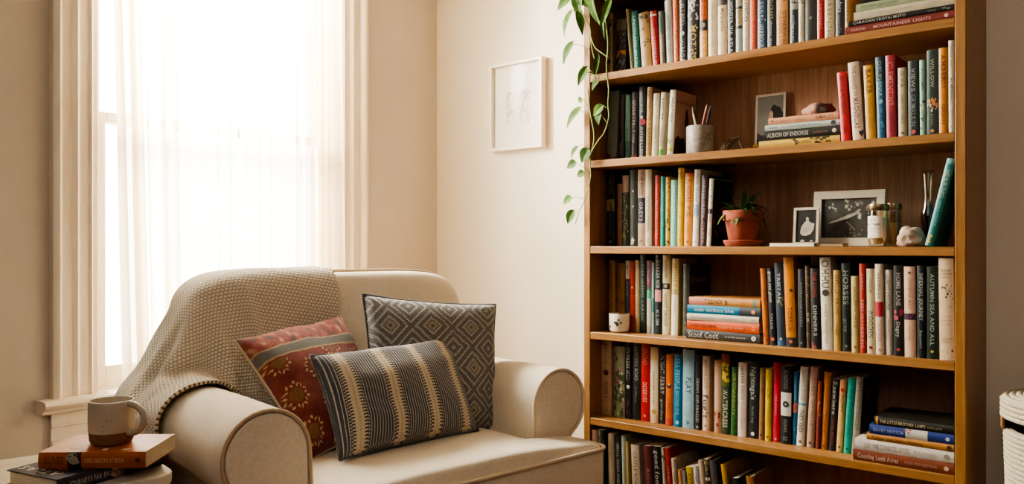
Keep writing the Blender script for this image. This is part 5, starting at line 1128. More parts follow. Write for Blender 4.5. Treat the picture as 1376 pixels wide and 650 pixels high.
for k in range(25):
    a = PI*.55-(PI*1.1)*k/24; rr_ = .031
    pts.append(hd*(MR-.007+ .041*max(0, math.cos(a))**.8)+Vector((0, 0, .050+.029*math.sin(a))))
pts = [hd*(MR-.004)+Vector((0, 0, .0775))]+pts[2:-2]+[hd*(MR-.004)+Vector((0, 0, .0225))]
q.tube(pts, [.0065]*len(pts), 12); q.build('handle', M_glaze, body, smooth=180)
# ------------------------------------------------------------------ framed drawing on the right-hand wall
fl, fr_ = onY(658, 300, -.03).x, onY(728.5, 300, -.03).x
fzt = onY(690, 82, -.03).z; fzb = onY(690, 201, -.03).z
fc = ((fl+fr_)/2, 0, (fzt+fzb)/2); fw_, fh_ = fr_-fl, fzt-fzb
pic = thing('framed_print', 'white framed abstract line drawing hanging on the right hand wall', 'picture', (fc[0], -.001, fc[2]))
M_white = plain('ece4d4', .45, 'white_lacquer', .04, 20)
q = MB(); b_ = .014; dp = .034
for lo, hi in (((-fw_/2, -dp, fh_/2-b_), (fw_/2, 0, fh_/2)), ((-fw_/2, -dp, -fh_/2), (fw_/2, 0, -fh_/2+b_)), ((-fw_/2, -dp, -fh_/2+b_), (-fw_/2+b_, 0, fh_/2-b_)), ((fw_/2-b_, -dp, -fh_/2+b_), (fw_/2, 0, fh_/2-b_))): q.box(lo, hi)
q.build('frame', M_white, pic, bevel=.0012)
t = NT('picture_glass'); t.t.nodes.remove(t.b); tr = t.n('ShaderNodeBsdfTransparent'); gl = t.n('ShaderNodeBsdfGlossy'); gl.inputs['Roughness'].default_value = .04
lw = t.n('ShaderNodeFresnel'); lw.inputs[0].default_value = 1.2; nz = t.noise(t.obj(), 3, 2); mx = t.n('ShaderNodeMixShader'); t.l(t.ma('MULTIPLY', lw.outputs[0], t.ma('ADD', t.ma('MULTIPLY', nz, .1), .3)), mx.inputs[0])
t.l(tr.outputs[0], mx.inputs[1]); t.l(gl.outputs[0], mx.inputs[2]); t.l(mx.outputs[0], t.out.inputs[0]); M_pglass = t.m
M_mat = plain('efe9dc', .8, 'mat_board', .03, 30); M_line = plain('6d675c', .7, 'pencil_line', 0)
q = MB(); q.box((-fw_/2+b_, -.016, -fh_/2+b_), (fw_/2-b_, -.004, fh_/2-b_)); q.build('mat_board', M_mat, pic, smooth=0)
q = MB(); r = random.Random(12)
def ribbon(pts, w=.0011):
    for a, b in zip(pts, pts[1:]):
        a, b = Vector((a[0], 0, a[1])), Vector((b[0], 0, b[1])); d = (b-a)
        if d.length < 1e-6: continue
        n_ = Vector((-d.z, 0, d.x)).normalized()*w/2; o_ = Vector((0, -.0164, 0))
        q.quad(a-n_+o_, b-n_+o_, b+n_+o_, a+n_+o_)
for x0, x1 in ((-.058, -.008), (.018, .068)):
    for k in range(13):
        x, z = r.uniform(x0, x1), r.uniform(-.07, .055); a = r.uniform(0, 6.3); pts = []
        cv = r.uniform(-.5, .5)
        for s_ in range(22):
            pts.append((x, z)); a += cv*.5+r.uniform(-.3, .3); x += .0045*math.cos(a); z += .0045*math.sin(a)
            if not (x0 < x < x1): a = PI-a; x = min(max(x, x0), x1)
            if not (-.075 < z < .06): a = -a; z = min(max(z, -.075), .06)
        ribbon(pts, r.choice((.0007, .001)))
ribbon([(-.058, -.02), (-.058, .06), (-.008, .06)], .0006); ribbon([(.068, .06), (.068, -.03)], .0006)
q.build('line_drawing', M_line, pic, smooth=0)
q = MB(); q.box((-fw_/2+b_, -.0245, -fh_/2+b_), (fw_/2-b_, -.023, fh_/2-b_)); q.build('glass', M_pglass, pic, smooth=0)
# ------------------------------------------------------------------ trailing pothos on top of the bookcase
px0 = (ix0+.10, BF+.13, 1.9555)
vine = thing('trailing_pothos', 'green pothos vine trailing down the left front edge of the bookcase', 'plant', px0)
PV = Vector(px0)
q = MB(); q.lathe([(.05, 0), (.062, .02), (.078, .13), (.081, .135), (.078, .138), (.07, .13), (.05, .03), (0, .03)], (0, 0, 0), 36); q.build('planter', plain('c9c0b2', .5, 'planter_glaze'), vine)
q = MB(); q.lathe([(.07, .118), (.04, .124), (0, .126)], (0, 0, 0), 30, cap=False); q.build('soil', plain('2c2018', .95, 'potting_soil', .4, 90), vine)
M_stem = plain('7d8a3e', .55, 'vine_stem', .15, 60)
def leaf_mat():
    t = NT('pothos_leaf'); n = t.noise(t.obj((1, 1, 1)), 30, 4); n2 = t.noise(t.obj(), 7, 3)
    f = t.ma('ADD', t.ma('MULTIPLY', n, .6), t.ma('MULTIPLY', n2, .4))
    t.base(t.ramp(f, [(.3, hexc('263f12')), (.52, hexc('40621c')), (.64, hexc('5e7d2a')), (.74, hexc('84984c'))])); t.rough(.62); t.b.inputs['Specular IOR Level'].default_value = .25
    t.b.inputs['Subsurface Weight'].default_value = .0; return t.m
M_leaf = leaf_mat()
YV = BF-.022
def vp(x, y, o=0): return onY(x, y, YV+o)-PV
stems = [
 [(806, -70, .1), (812, -40, .02), (815, -10), (813, 12), (814, 30), (817, 60), (815, 90), (818, 120), (817, 140), (818, 158), (812, 178), (803, 190), (795, 205), (793, 222), (794, 236), (790, 255), (785, 270), (778, 285), (773, 301)],
 [(800, -60, .08), (790, -30), (782, -8), (779, 8), (786, 24), (793, 38), (794, 55), (797, 72), (801, 88), (800, 108)],
 [(794, 50), (800, 64), (810, 72), (818, 78)],
 [(790, -45, .03), (776, -12), (771, 8), (774, 20)],
 [(803, -50, .04), (797, -10), (800, 14), (806, 32), (810, 44)],
 [(783, 88), (790, 97), (806, 103), (818, 104)],
 [(790, 120), (793, 150), (798, 178), (797, 195), (792, 212)],
]
q = MB()
for st in stems:
    P_ = [vp(s_[0], s_[1], (s_[2] if len(s_) > 2 else 0)) for s_ in st]
    # smooth the course
    out = []
    for k in range(len(P_)-1):
        a, b, c, d = P_[max(k-1, 0)], P_[k], P_[k+1], P_[min(k+2, len(P_)-1)]
        for j in range(6):
            u = j/6; out.append(.5*((2*b)+(c-a)*u+(2*a-5*b+4*c-d)*u*u+(3*b-a-3*c+d)*u**3))
    out.append(P_[-1]); q.tube(out, [.0026-.0010*i/len(out) for i in range(len(out))], 7)
q.build('stem', M_stem, vine, smooth=180)
def leaf(stalk0, base, tip, width, fold=.35, turn=0.0, curl=.15):
    """heart-shaped leaf from base to tip (pixel columns/rows near the case), on a stalk"""
    B_, T_ = vp(*base), vp(*tip); S_ = vp(*stalk0); ax = T_-B_; ln = ax.length; ax = ax/ln
    out_n = Vector((math.sin(turn)*.8, -math.cos(turn), .25)); sd = ax.cross(out_n).normalized(); nn = sd.cross(ax).normalized()
    if nn.y > 0: nn = -nn
    m_ = MB(); rows = []; nl = 14
    for j in range(nl+1):
        f = j/nl
        wv = width/2*(math.sin(PI*min(1, f*.98+.02)**.62)**.85)*(1.06-.25*f) if 0 < f < 1 else .0004
        c_ = B_+ax*(ln*f)+nn*(curl*ln*(math.sin(PI*f)*.5-f*f*.35))
        back_ = -.10*ln*math.exp(-f*9)
        rows.append([c_+sd*(wv*s_)+nn*(fold*wv*abs(s_))+ax*(back_*abs(s_)*abs(s_)*1.6) for s_ in (-1, -.72, -.4, -.12, 0, .12, .4, .72, 1)])
    m_.strip(rows)
    lf = m_.build('leaf', M_leaf, vine, smooth=180)
    m_ = MB(); mid = (S_+B_)/2+nn*.004+Vector((0, 0, .006)); m_.tube([S_, S_*.6+mid*.4, mid, B_*.6+mid*.4, B_, B_+ax*ln*.5+nn*(curl*ln*.4+.0006)], [.0016, .0014, .0013, .0012, .0012, .0004], 6)
    m_.build('leaf_stalk', M_stem, lf, smooth=180)
px2m = 2.86/F
for a in [
 ((771, -8), (766, -4), (748, 15), 15, .3, .3), ((772, 14), (768, 17), (757, 50), 14, .35, -.4), ((776, -4), (776, -8), (779, 24), 17, .3, .1),
 ((775, 20), (778, 17), (783, 48), 12, .4, .7), ((782, -6), (778, -6), (792, 9), 17, .2, -.2), ((798, 4), (795, -2), (807, 36), 13, .4, -.5),
 ((815, -2), (819, 1), (808, 38), 11, .4, .5), ((807, 34), (809, 28), (812, 52), 6, .5, .2), ((794, 68), (769, 59), (756, 88), 15, .3, -.2),
 ((801, 90), (803, 76), (799, 106), 8, .45, .6), ((797, 98), (788, 92), (776, 116), 13, .3, .4), ((806, 104), (804, 109), (795, 122), 10, .4, -.3),
 ((790, 142), (782, 133), (777, 138), 11, .2, .2), ((790, 158), (779, 147), (760, 173), 14, .3, -.3), ((816, 146), (809, 143), (797, 156), 14, .3, .2),
 ((818, 168), (806, 152), (804, 168), 13, .3, -.3), ((790, 196), (776, 198), (767, 214), 11, .35, -.5), ((792, 200), (790, 201), (781, 219), 17, .25, .3),
 ((793, 233), (773, 219), (761, 226), 14, .25, 0), ((790, 251), (784, 232), (775, 237), 12, .25, .2), ((787, 268), (767, 266), (756, 274), 13, .25, -.2),
 ((776, 284), (770, 284), (762, 301), 13, .3, .3)]:
    leaf(a[0], a[1], a[2], a[3]*px2m, a[4], a[5])
# ------------------------------------------------------------------ small things on the shelves
z1, z2, z3 = SH[1], SH[2], SH[3]
E_ = .0006
def glass_thin(t, col):
    """thin-walled glass: clear, tinted, with bright reflections at grazing angles"""
    t.t.nodes.remove(t.b)
    tr = t.n('ShaderNodeBsdfTransparent'); t.l(col, tr.inputs[0]); gl = t.n('ShaderNodeBsdfGlossy'); gl.inputs['Roughness'].default_value = .06
    lw = t.n('ShaderNodeLayerWeight'); lw.inputs['Blend'].default_value = .35
    mx = t.n('ShaderNodeMixShader'); t.l(t.ma('ADD', t.ma('MULTIPLY', lw.outputs['Facing'], .4), .06), mx.inputs[0])
    t.l(tr.outputs[0], mx.inputs[1]); t.l(gl.outputs[0], mx.inputs[2]); t.l(mx.outputs[0], t.out.inputs[0])
def cyl(pxl, pxr, py, Y):
    """centre and radius of a round thing whose front touches plane Y"""
    a, b = onY(pxl, py, Y), onY(pxr, py, Y); d = ray((pxl+pxr)/2, HY); k = d.y/d.length; R = (b.x-a.x)/2*k*.985
    c = onY((pxl+pxr)/2, py, Y+R); R *= (c-CAM).dot(FWD)/((a+b)/2-CAM).dot(FWD); return c, R
# pen pot
Yp = BF+.07
pc_, R_ = cyl(921.8, 958.8, 190, Yp); hp = onY(940, 167, Yp).z-z1
t = NT('grey_marble'); n1 = t.noise(t.obj(), 26, 5, .6, 2.2); n2 = t.noise(t.obj(), 90, 3)
t.base(t.ramp(t.ma('ADD', t.ma('MULTIPLY', n1, .8), t.ma('MULTIPLY', n2, .2)), [(.34, hexc('5a554d')), (.47, hexc('8a8479')), (.7, hexc('a39c90'))])); t.rough(.5); M_gm = t.m
pot = thing('pen_pot', 'grey marbled cylinder pot holding pencils on the second shelf', 'pot', (pc_.x, Yp+R_, z1+E_))
q = MB(); q.lathe([(R_-.002, 0), (R_, .003), (R_, hp-.003), (R_-.002, hp), (R_-.005, hp-.001), (R_-.006, .008), (0, .006)], (0, 0, 0), 44); q.build('pot_body', M_gm, pot)
PP = Vector((pc_.x, Yp+R_, z1+E_))
def pencil(x0, x1, z1_, y0, r_, body, tipc, label, cat='pencil', name='pencil'):
    e = thing(name, label, cat, PP+Vector((x0, y0, .0085)), 0, None)
    d = Vector((x1-x0, 0, z1_)); L2 = d.length; n_ = d.normalized()
    q = MB(); q.tube([n_*.004, n_*(L2*.86)], r_, 6); q.build('barrel', plain(body, .4, 'lacquered_barrel', .05), e, smooth=0)
    q = MB(); q.tube([n_*(L2*.86), n_*(L2*.93), n_*L2], [r_*.98, r_*.7, r_*.12], 8); q.build('tip', plain(tipc, .6, 'pencil_tip', .05), e)
pencil(R_*.25, -R_*.55, hp*1.55, -.008, .0035, 'd8c4a0', '8d6a40', 'pale wooden pencil in the grey pen pot', )
pencil(R_*.1, -R_*.72, hp*1.68, .010, .0042, '1c1a19', '2b2826', 'black pen leaning left in the grey pen pot', 'pen', 'pen')
pencil(-R_*.2, R_*.62, hp*1.62, -.003, .0036, 'a8322a', 'c9a078', 'red pencil leaning right in the grey pen pot')
pencil(-R_*.05, R_*.75, hp*1.6, .013, .0042, '1d1a18', '2c2724', 'dark pen leaning right in the grey pen pot', 'pen', 'pen')
# arched dark metal ornament
a0, a1 = onY(963.5, 199, BF+.05), onY(996, 197, BF+.05); cx3 = (a0.x+a1.x)/2; hw3 = (a1.x-a0.x)/2
t = NT('tarnished_metal'); n1 = t.noise(t.obj(), 160, 3); t.base(t.ramp(n1, [(.35, hexc('2a241c')), (.6, hexc('7d725c')), (.75, hexc('b5a98c'))])); t.rough(.45); t.b.inputs['Metallic'].default_value = .5; t.bump(n1, .002); M_tarn = t.m
orn = thing('metal_ornament', 'small arched dark metal ornament lying on the second shelf', 'ornament', (cx3, BF+.07, z1+E_))
q = MB(); rows = []
for k in range(19):
    f = k/18; a = PI-(PI*.72)*f; hh = .043
    x = -hw3+2*hw3*.86*f; z = hh*math.sin(min(1, f*1.25)*PI/2)**.8
    wv = .016*math.sin(PI*min(1, .12+f*.8))+.005
    th3 = .014*(1-f*.7)
    rows.append([(x, -wv, z), (x, -wv*.5, z+.003), (x, wv*.5, z+.003), (x, wv, z), (x+th3, wv*.6, max(0, z-th3)), (x+th3, -wv*.6, max(0, z-th3))])
R = q.strip(rows, 0, closed=True); q.face(R[0]); q.face(R[-1][::-1]); q.build('arch', M_tarn, orn, smooth=50)
q = MB(); q.tube([(hw3*.55, -.004, .040), (hw3*.78, -.005, .02), (hw3*1.0, -.006, .002)], .0016, 6); q.tube([(hw3*.4, 0, .043), (hw3*.72, .002, .044)], [.004, .002], 6); q.build('prong', M_tarn, orn)
# little brass trinket
b0 = onY(1015, 195, BF+.06)
q = MB(); q.lathe([(.008, 0), (.009, .003), (.004, .006), (.007, .011), (.005, .016), (0, .018)], (0, 0, 0), 18); q.tube([(-.008, 0, .003), (-.018, .0, .003)], [.003, .001], 8)
o = q.build('brass_trinket', plain('9a7230', .3, 'brass', .1, metal=1), None, loc=(b0.x, BF+.06, z1+E_)); tag(o, 'tiny brass trinket beside the straw yellow lying book, second shelf', 'trinket')
# portrait print against the back panel
def photo(name, label, px0, px1, pyt, pyb, Y, zs, border, tilt, art, th_=.002, bt=None, mcol='c2b8a6', dep=.0):
    a, b = onY(px0, pyb, Y), onY(px1, pyb, Y); zt_ = onY((px0+px1)/2, pyt, Y).z; zb_ = zs
    w_, h_ = b.x-a.x, (zt_-zb_)/math.cos(tilt)
    e = thing(name, label, 'photo', ((a.x+b.x)/2, Y, zb_+E_)); e.rotation_euler = (-tilt, 0, 0)
    q = MB(); M_b = plain(mcol, .6, 'white_card', .05, 60)
    bt = border if bt is None else bt
    if th_ > .005:
        for lo, hi in (((-w_/2, -th_, 0), (w_/2, 0, bt)), ((-w_/2, -th_, h_-border), (w_/2, 0, h_)), ((-w_/2, -th_, bt), (-w_/2+border, 0, h_-border)), ((w_/2-border, -th_, bt), (w_/2, 0, h_-border))): q.box(lo, hi)
        q.build('frame', M_b, e, bevel=.001)
        yi = -th_*.45
    else:
        q.box((-w_/2, -th_, 0), (w_/2, 0, h_)); q.build('card', M_b, e, smooth=0); yi = -th_-.0004
    q = MB(); mats = []
    x0, x1_, y0, y1_ = -w_/2+border, w_/2-border, bt, h_-border
    def P2(f, g, k=0): return (x0+(x1_-x0)*f, yi-.0003*k, y0+(y1_-y0)*g)
    def pl(mat, pts, k=1): mats.append(mat); q.poly([P2(f, g, k) for f, g in pts], len(mats)-1)
    art(pl); q.build('photograph', mats, e, smooth=0)
    return e
def grey(a, b, sc=30):
    t = NT('grey_print'); n = t.noise(t.obj(), sc, 5, .65); t.base(t.ramp(n, [(.35, hexc(a)), (.65, hexc(b))])); t.rough(.35); return t.m
FULL = [(0, 0), (1, 0), (1, 1), (0, 1)]
def art_portrait(pl):
    pl(grey('6d6c66', '7f7d76', 9), FULL, 0)
    pl(grey('20201f', '4a4a48', 40), [(0, 0), (1, 0), (1, .3), (.6, .36), (.2, .3), (0, .36)], 1)
    pl(grey('141313', '1d1b1b'), [(.5, 0), (1, 0), (1, .68), (.94, .72), (.9, .78), (.78, .8), (.64, .84), (.56, .8), (.5, .72), (.52, .66), (.58, .6), (.6, .5), (.56, .42), (.48, .3)], 2)
    pl(plain('b08a72', .4, 'print_skin', .1), [(.47, .68), (.5, .72), (.56, .74), (.62, .68), (.62, .6), (.58, .52), (.5, .52), (.46, .56), (.43, .6), (.46, .63)], 3)
photo('portrait_print', 'square portrait print of a dark haired woman against the back panel, second shelf', 1013.8, 1054.2, 125.5, 177.5, -.045, z1, .0075, math.radians(4), art_portrait, bt=.012)
def art_branch(pl):
    pl(grey('2c2a27', '4d4a45', 18), FULL, 0); r = random.Random(3)
    lt, md = grey('8d877a', 'b0aa9c', 40), grey('5c574e', '7d776c', 40)
    for cx_, cy_, n_, s_ in ((.2, .78, 7, .05), (.5, .86, 10, .06), (.75, .84, 9, .06), (.9, .8, 5, .05), (.55, .12, 8, .05), (.7, .1, 5, .04)):
        for _ in range(n_):
            a, b = cx_+r.gauss(0, .06), cy_+r.gauss(0, .07); k0 = r.uniform(0, 6); ss = s_*r.uniform(.4, 1)
            pl(r.choice((lt, md)), [(min(.99, max(.01, a+ss*.7*math.cos(k0+j*1.05)*r.uniform(.6, 1))), min(.99, max(.01, b+ss*math.sin(k0+j*1.05)*r.uniform(.6, 1)))) for j in range(6)], 1)
    pl(lt, [(.12, .36), (.3, .42), (.5, .5), (.66, .6), (.72, .72), (.68, .73), (.6, .64), (.46, .57), (.3, .48), (.16, .41)], 2)
    pl(md, [(.44, .4), (.52, .3), (.6, .18), (.64, .2), (.56, .33), (.48, .43)], 2); pl(lt, [(.66, .5), (.72, .46), (.73, .6), (.68, .66)], 2)
photo('framed_photo', 'large pale mounted black and white photograph of a branch, third shelf', 1093.5, 1189.3, 256.5, 325, BF+.135, z2, .0235, math.radians(5), art_branch, .012, .025, 'b8ae9a')
def art_bird(pl):
    pl(grey('1d1c1a', '35332f', 20), FULL, 0); lt = grey('958c7c', 'c4baa8', 30)
    pl(lt, [(.2, .3), (.3, .22), (.5, .2), (.72, .26), (.86, .4), (.9, .58), (.7, .62), (.6, .68), (.62, .74), (.54, .8), (.46, .76), (.5, .68), (.4, .62), (.26, .5)], 1)
    pl(grey('12110f', '2a2723'), [(.4, .2), (.46, .04), (.49, .04), (.48, .2), (.6, .2), (.66, .04), (.69, .04), (.66, .22)], 2)
    pl(lt, [(.2, .02), (.4, .01), (.44, .07), (.28, .09)], 2); pl(lt, [(.66, .02), (.86, .03), (.8, .08)], 2)
photo('framed_photo', 'small square black and white photograph of a bird propped in front of the larger one', 1065.8, 1100.3, 279, 325, BF+.085, z2+.0, .0085, math.radians(6), art_bird, .006, .012, 'b8ae9a')
# terracotta pot plant
Yt = BF+.018
tc_, TR_ = cyl(971, 1025, 290, Yt); ht = onY(997, 283, Yt+TR_).z-z2
tp = thing('potted_plant', 'small green plant in a terracotta pot and saucer on the third shelf', 'plant', (tc_.x, Yt+TR_, z2+E_))
t = NT('terracotta'); n = t.noise(t.obj(), 22, 4); t.base(t.ramp(n, [(.3, hexc('7a3420')), (.7, hexc('9c4a2e'))])); t.rough(.8); M_tc = t.m
q = MB(); q.lathe([(TR_*.86, 0), (TR_*.90, .002), (TR_*1.0, .012), (TR_*1.02, .018), (TR_*.98, .020), (TR_*.9, .018), (TR_*.8, .008), (0, .007)], (0, 0, 0), 44); q.build('saucer', M_tc, tp)
q = MB(); h0 = .0085; q.lathe([(TR_*.68, h0), (TR_*.71, h0+.002), (TR_*.9, ht*.70), (TR_*.905, ht*.71), (TR_*1.0, ht*.715), (TR_*1.02, ht*.74), (TR_*1.03, ht*.985), (TR_*1.0, ht), (TR_*.93, ht), (TR_*.9, ht*.9), (0, ht*.88)], (0, 0, 0), 44); q.build('pot', M_tc, tp, smooth=50)
q = MB(); r = random.Random(9)
def blade(b, d, ln, w_, droop, mi=0):
    rows = []; sd = Vector((-d.y, d.x, 0)).normalized(); p = Vector(b); dd = Vector(d)
    for k in range(9):
        f = k/8; ww = w_*math.sin(PI*min(.97, .06+f*.94))**.8
        rows.append([p-sd*ww/2+Vector((0, 0, ww*.18)), p, p+sd*ww/2+Vector((0, 0, ww*.18))]); dd = (dd+Vector((0, 0, -droop))).normalized(); p = p+dd*(ln/8)
    q.strip(rows, mi)
for k in range(60):
    a = r.uniform(0, 2*PI); el = r.uniform(.35, 1.25); d = Vector((math.cos(a)*math.cos(el), math.sin(a)*math.cos(el), math.sin(el)))
    blade((math.cos(a)*TR_*.3*r.random(), math.sin(a)*TR_*.3*r.random(), ht*.9), d, r.uniform(.05, .105), r.uniform(.012, .022), r.uniform(.12, .32), 1 if k % 5 == 0 else 0)
blade((-TR_*.1, -.01, ht*.9), Vector((-.35, -.05, .93)).normalized(), .088, .006, .01, 2)
t = NT('dark_leaf'); n = t.noise(t.obj(), 60, 3); t.base(t.ramp(n, [(.3, hexc('182a16')), (.7, hexc('3a5a2c'))])); t.rough(.4)
q.build('foliage', [t.m, plain('5c7a42', .4, 'pale_leaf', .2, 60), plain('a5b070', .5, 'flower_stalk')], tp, smooth=180)
# two slim notebooks lying in front of the photographs
def slab(label, p0, p1, Y, hh, dd, cov, pg, zb):
    a, b = onY(p0, 325, Y), onY(p1, 325, Y); e = thing('notebook', label, 'notebook', ((a.x+b.x)/2, Y, zb), 0, None)
    w_ = b.x-a.x
    q = MB(); q.box((-w_/2, 0, 0), (w_/2, dd, .0012)); q.box((-w_/2, 0, hh-.0012), (w_/2, dd, hh)); q.build('cover', plain(cov, .6, 'notebook_cover'), e, smooth=0)
    q = MB(); q.box((-w_/2+.0015, .001, .0012), (w_/2-.0015, dd-.001, hh-.0012)); q.build('page_block', plain(pg, .8, 'cream_pages'), e, smooth=0); return zb+hh
slab('slim cream edged notebook lying in front of the small photograph, third shelf', 1033.5, 1094, BF+.018, .0105, .06, 'd0c2a4', 'e6dcc4', z2+E_)
slab('thin brown notebook lying to the right of the cream notebook, third shelf', 1094.6, 1133, BF+.026, .0085, .05, '5d4028', '9d8562', z2+E_)
# candle jars
def jar(label, pxl, pxr, pyt, Y, wax, lbl):
    c_, R = cyl(pxl, pxr, 300, Y); h = onY((pxl+pxr)/2, pyt, Y+R).z-z2
    e = thing('candle_jar', label, 'candle', (c_.x, Y+R, z2+E_), 0, 'candle jars')
    t = NT('jar_glass'); n = t.noise(t.obj(), 9, 2); glass_thin(t, t.ramp(n, [(.3, hexc('e9e2d4')), (.7, hexc('f2ece0'))]))
    g = MB(); g.lathe([(R*.78, 0), (R*.9, .003), (R, .016), (R, h*.80), (R*.97, h*.84), (R*.95, h*.84), (R*.95, .02), (R*.8, .007), (0, .006)], (0, 0, 0), 40); g.build('glass', t.m, e)
    g = MB(); g.lathe([(R*.8, .0085), (R*.93, .02), (R*.935, h*wax), (0, h*wax)], (0, 0, 0), 36); g.build('wax', plain('c9a67a' if not lbl else 'd8c8a8', .5, 'candle_wax', .06), e)
    g = MB(); g.lathe([(R*1.02, h*.85), (R*1.05, h*.86), (R*1.05, h*.97), (R*1.02, h), (R*.4, h), (0, h*.995)], (0, 0, 0), 40); g.build('lid', plain('8d7458', .32, 'brushed_bronze', .1, 60, metal=.85), e)
    if lbl:
        g = MB(); a0 = math.atan2(-1, -.35); rows = []
        for zz in (h*.2, h*.72): rows.append([((R+.0006)*math.cos(a0-1.0+2.0*k/20), (R+.0006)*math.sin(a0-1.0+2.0*k/20), zz) for k in range(21)])
        g.strip(rows, 0)
        for st, zz, hh in (('FIG TREE', .52, .0055), ('No 8', .62, .004), ('hand poured candle', .43, .0028), ('soy wax', .37, .0026), ('220 g', .25, .0026)):
            gl_, LL = text2d(st, hh, R*1.5)
            for vs, fs in gl_:
                i = [g.vert(((R+.0012)*math.cos(a0+(x-LL/2)/R), (R+.0012)*math.sin(a0+(x-LL/2)/R), h*zz+y)) for x, y in vs]
                for f in fs: g.face([i[k] for k in f], 1)
        g.build('paper_label', [plain('e4dac6', .7, 'label_paper', .03), plain('5a4c3a', .6, 'label_ink', 0)], e, smooth=60)
jar('glass candle jar with white paper label and bronze lid, third shelf', 1166, 1195, 274.6, BF+.05, .68, True)
jar('plain candle jar half full of tan wax behind the labelled jar', 1190, 1211.5, 273.5, BF+.135, .56, False)
# stones
def stone(name, label, c, sx, sy, sz, mat, seed, rough=.25):
    q = MB(); rows = []; nu, nv = 40, 24
    for j in range(nv+1):
        th_ = -PI/2+PI*j/nv; row = []
        for i in range(nu):
            ph = 2*PI*i/nu; d = Vector((math.cos(th_)*math.cos(ph), math.cos(th_)*math.sin(ph), math.sin(th_)))
            k = 1+rough*noise.noise(d*1.6+Vector((seed, 0, 0)))+rough*.4*noise.noise(d*4+Vector((0, seed, 0)))+rough*.12*noise.noise(d*11)
            row.append((d.x*sx*k, d.y*sy*k, max(-.8, d.z*k)*sz))
        rows.append(row)
    mz = min(p[2] for r_ in rows for p in r_); rows = [[(x, y, z-mz) for x, y, z in r_] for r_ in rows]
    q.strip(rows, 0, closed=True); o = q.build(name, mat, None, smooth=180, loc=c, weld=True); return tag(o, label, 'stone')
t = NT('two_tone_stone'); tcx = t.obj(); s3 = t.n('ShaderNodeSeparateXYZ'); t.l(tcx, s3.inputs[0]); n = t.noise(tcx, 45, 4)
f = t.ma('ADD', t.ma('MULTIPLY', s3.outputs[0], 22), t.ma('MULTIPLY', n, .9))
t.base(t.ramp(f, [(.0, hexc('a8806a')), (.3, hexc('b08a72')), (.42, hexc('6d4a36')), (.5, hexc('8d6a50')), (.58, hexc('4a3a30')), (1, hexc('3c302a'))])); t.rough(.7); t.bump(n, .003)
ra, rb = onY(1075, 150, BF+.06), onY(1116, 150, BF+.06)
stone('river_stone', 'two tone pink and brown stone resting on the peach book, second shelf', ((ra.x+rb.x)/2, BF+.09, zt2+.0004), (rb.x-ra.x)/2*.98, .03, .022, t.m, 4.2)
t = NT('pale_quartz'); n = t.noise(t.obj(), 40, 5, .65); t.base(t.ramp(n, [(.32, hexc('8d7060')), (.5, hexc('b59c88')), (.7, hexc('cdb9a6'))])); t.rough(.75); t.bump(n, .005)
ra, rb = onY(1201.5, 320, BF+.035), onY(1241, 320, BF+.035)
stone('quartz_rock', 'rough pale pink rock on the third shelf beside the candle jars', ((ra.x+rb.x)/2, BF+.06, z2+E_), (rb.x-ra.x)/2*.94, .034, .031, t.m, 9.1, .32)
# bud vase
vc_, VR = cyl(1236.5, 1257.5, 300, BF+.11); vh = onY(1246, 229, BF+.11+VR).z-z2
vase = thing('bud_vase', 'tall flared glass bud vase with reddish lower part on the third shelf', 'vase', (vc_.x, BF+.11+VR, z2+E_))
t = NT('vase_glass')
s3 = t.n('ShaderNodeSeparateXYZ'); t.l(t.obj(), s3.inputs[0]); glass_thin(t, t.ramp(t.ma('DIVIDE', s3.outputs[2], vh), [(.0, hexc('c08a80')), (.46, hexc('b07a70')), (.6, hexc('ece4d8')), (1, hexc('f2ece2'))]))
q = MB(); pr = [(.62, 0), (.7, .02), (.62, .06), (.6, .15), (.85, .27), (.98, .36), (.95, .44), (.7, .52), (.56, .6), (.6, .75), (.78, .92), (.95, 1.0)]
q.lathe([(r_*VR, z*vh) for r_, z in pr]+[((r_*VR-.002), z*vh) for r_, z in pr[::-1][:-2]]+[(0, .05*vh)], (0, 0, 0), 40, cap=False); q.build('glass', t.m, vase, smooth=180)
# small painted pot on the fourth shelf
Yc = BF+.024; cc_, CR = cyl(818, 846.5, 425, Yc); chh = onY(832, 412.5, Yc+CR*.6).z-onY(832, 437.5, Yc+CR*.6).z
t = NT('painted_pottery'); n = t.noise(t.obj(), 55, 4, .6); v = t.obj()
t.base(t.ramp(n, [(.38, hexc('2e241c')), (.43, hexc('5a4636')), (.47, hexc('d8cebc')), (1, hexc('e2dacb'))])); t.rough(.4)
cp = thing('painted_pot', 'small white pot with dark painted blossoms on the fourth shelf', 'pot', (cc_.x, Yc+CR, z3+E_))
q = MB(); q.lathe([(CR*.72, 0), (CR*.9, .005), (CR*.99, .02), (CR, chh*.97), (CR*.98, chh), (CR*.92, chh), (CR*.9, chh*.9), (CR*.8, .01), (0, .008)], (0, 0, 0), 40); q.build('pot_body', plain('ddd3c2', .4, 'white_glaze', .06), cp)
q = MB(); r = random.Random(8)
for k in range(15):
    a = math.atan2(-1, -.6)+r.uniform(-1.25, 1.25); zc = chh*r.uniform(.3, .72); R = CR*r.uniform(.10, .2); n_ = 8
    pts = [(a+R/CR*math.cos(2*PI*j/n_)*r.uniform(.6, 1.1), zc+R*math.sin(2*PI*j/n_)*r.uniform(.6, 1.1)) for j in range(n_)]
    q.poly([((CR+.0008)*math.cos(b), (CR+.0008)*math.sin(b), z) for b, z in pts], k % 2)
q.build('painted_blossoms', [plain('2a211b', .5, 'dark_brush', .1), plain('54402f', .5, 'brown_brush', .1)], cp, smooth=60)
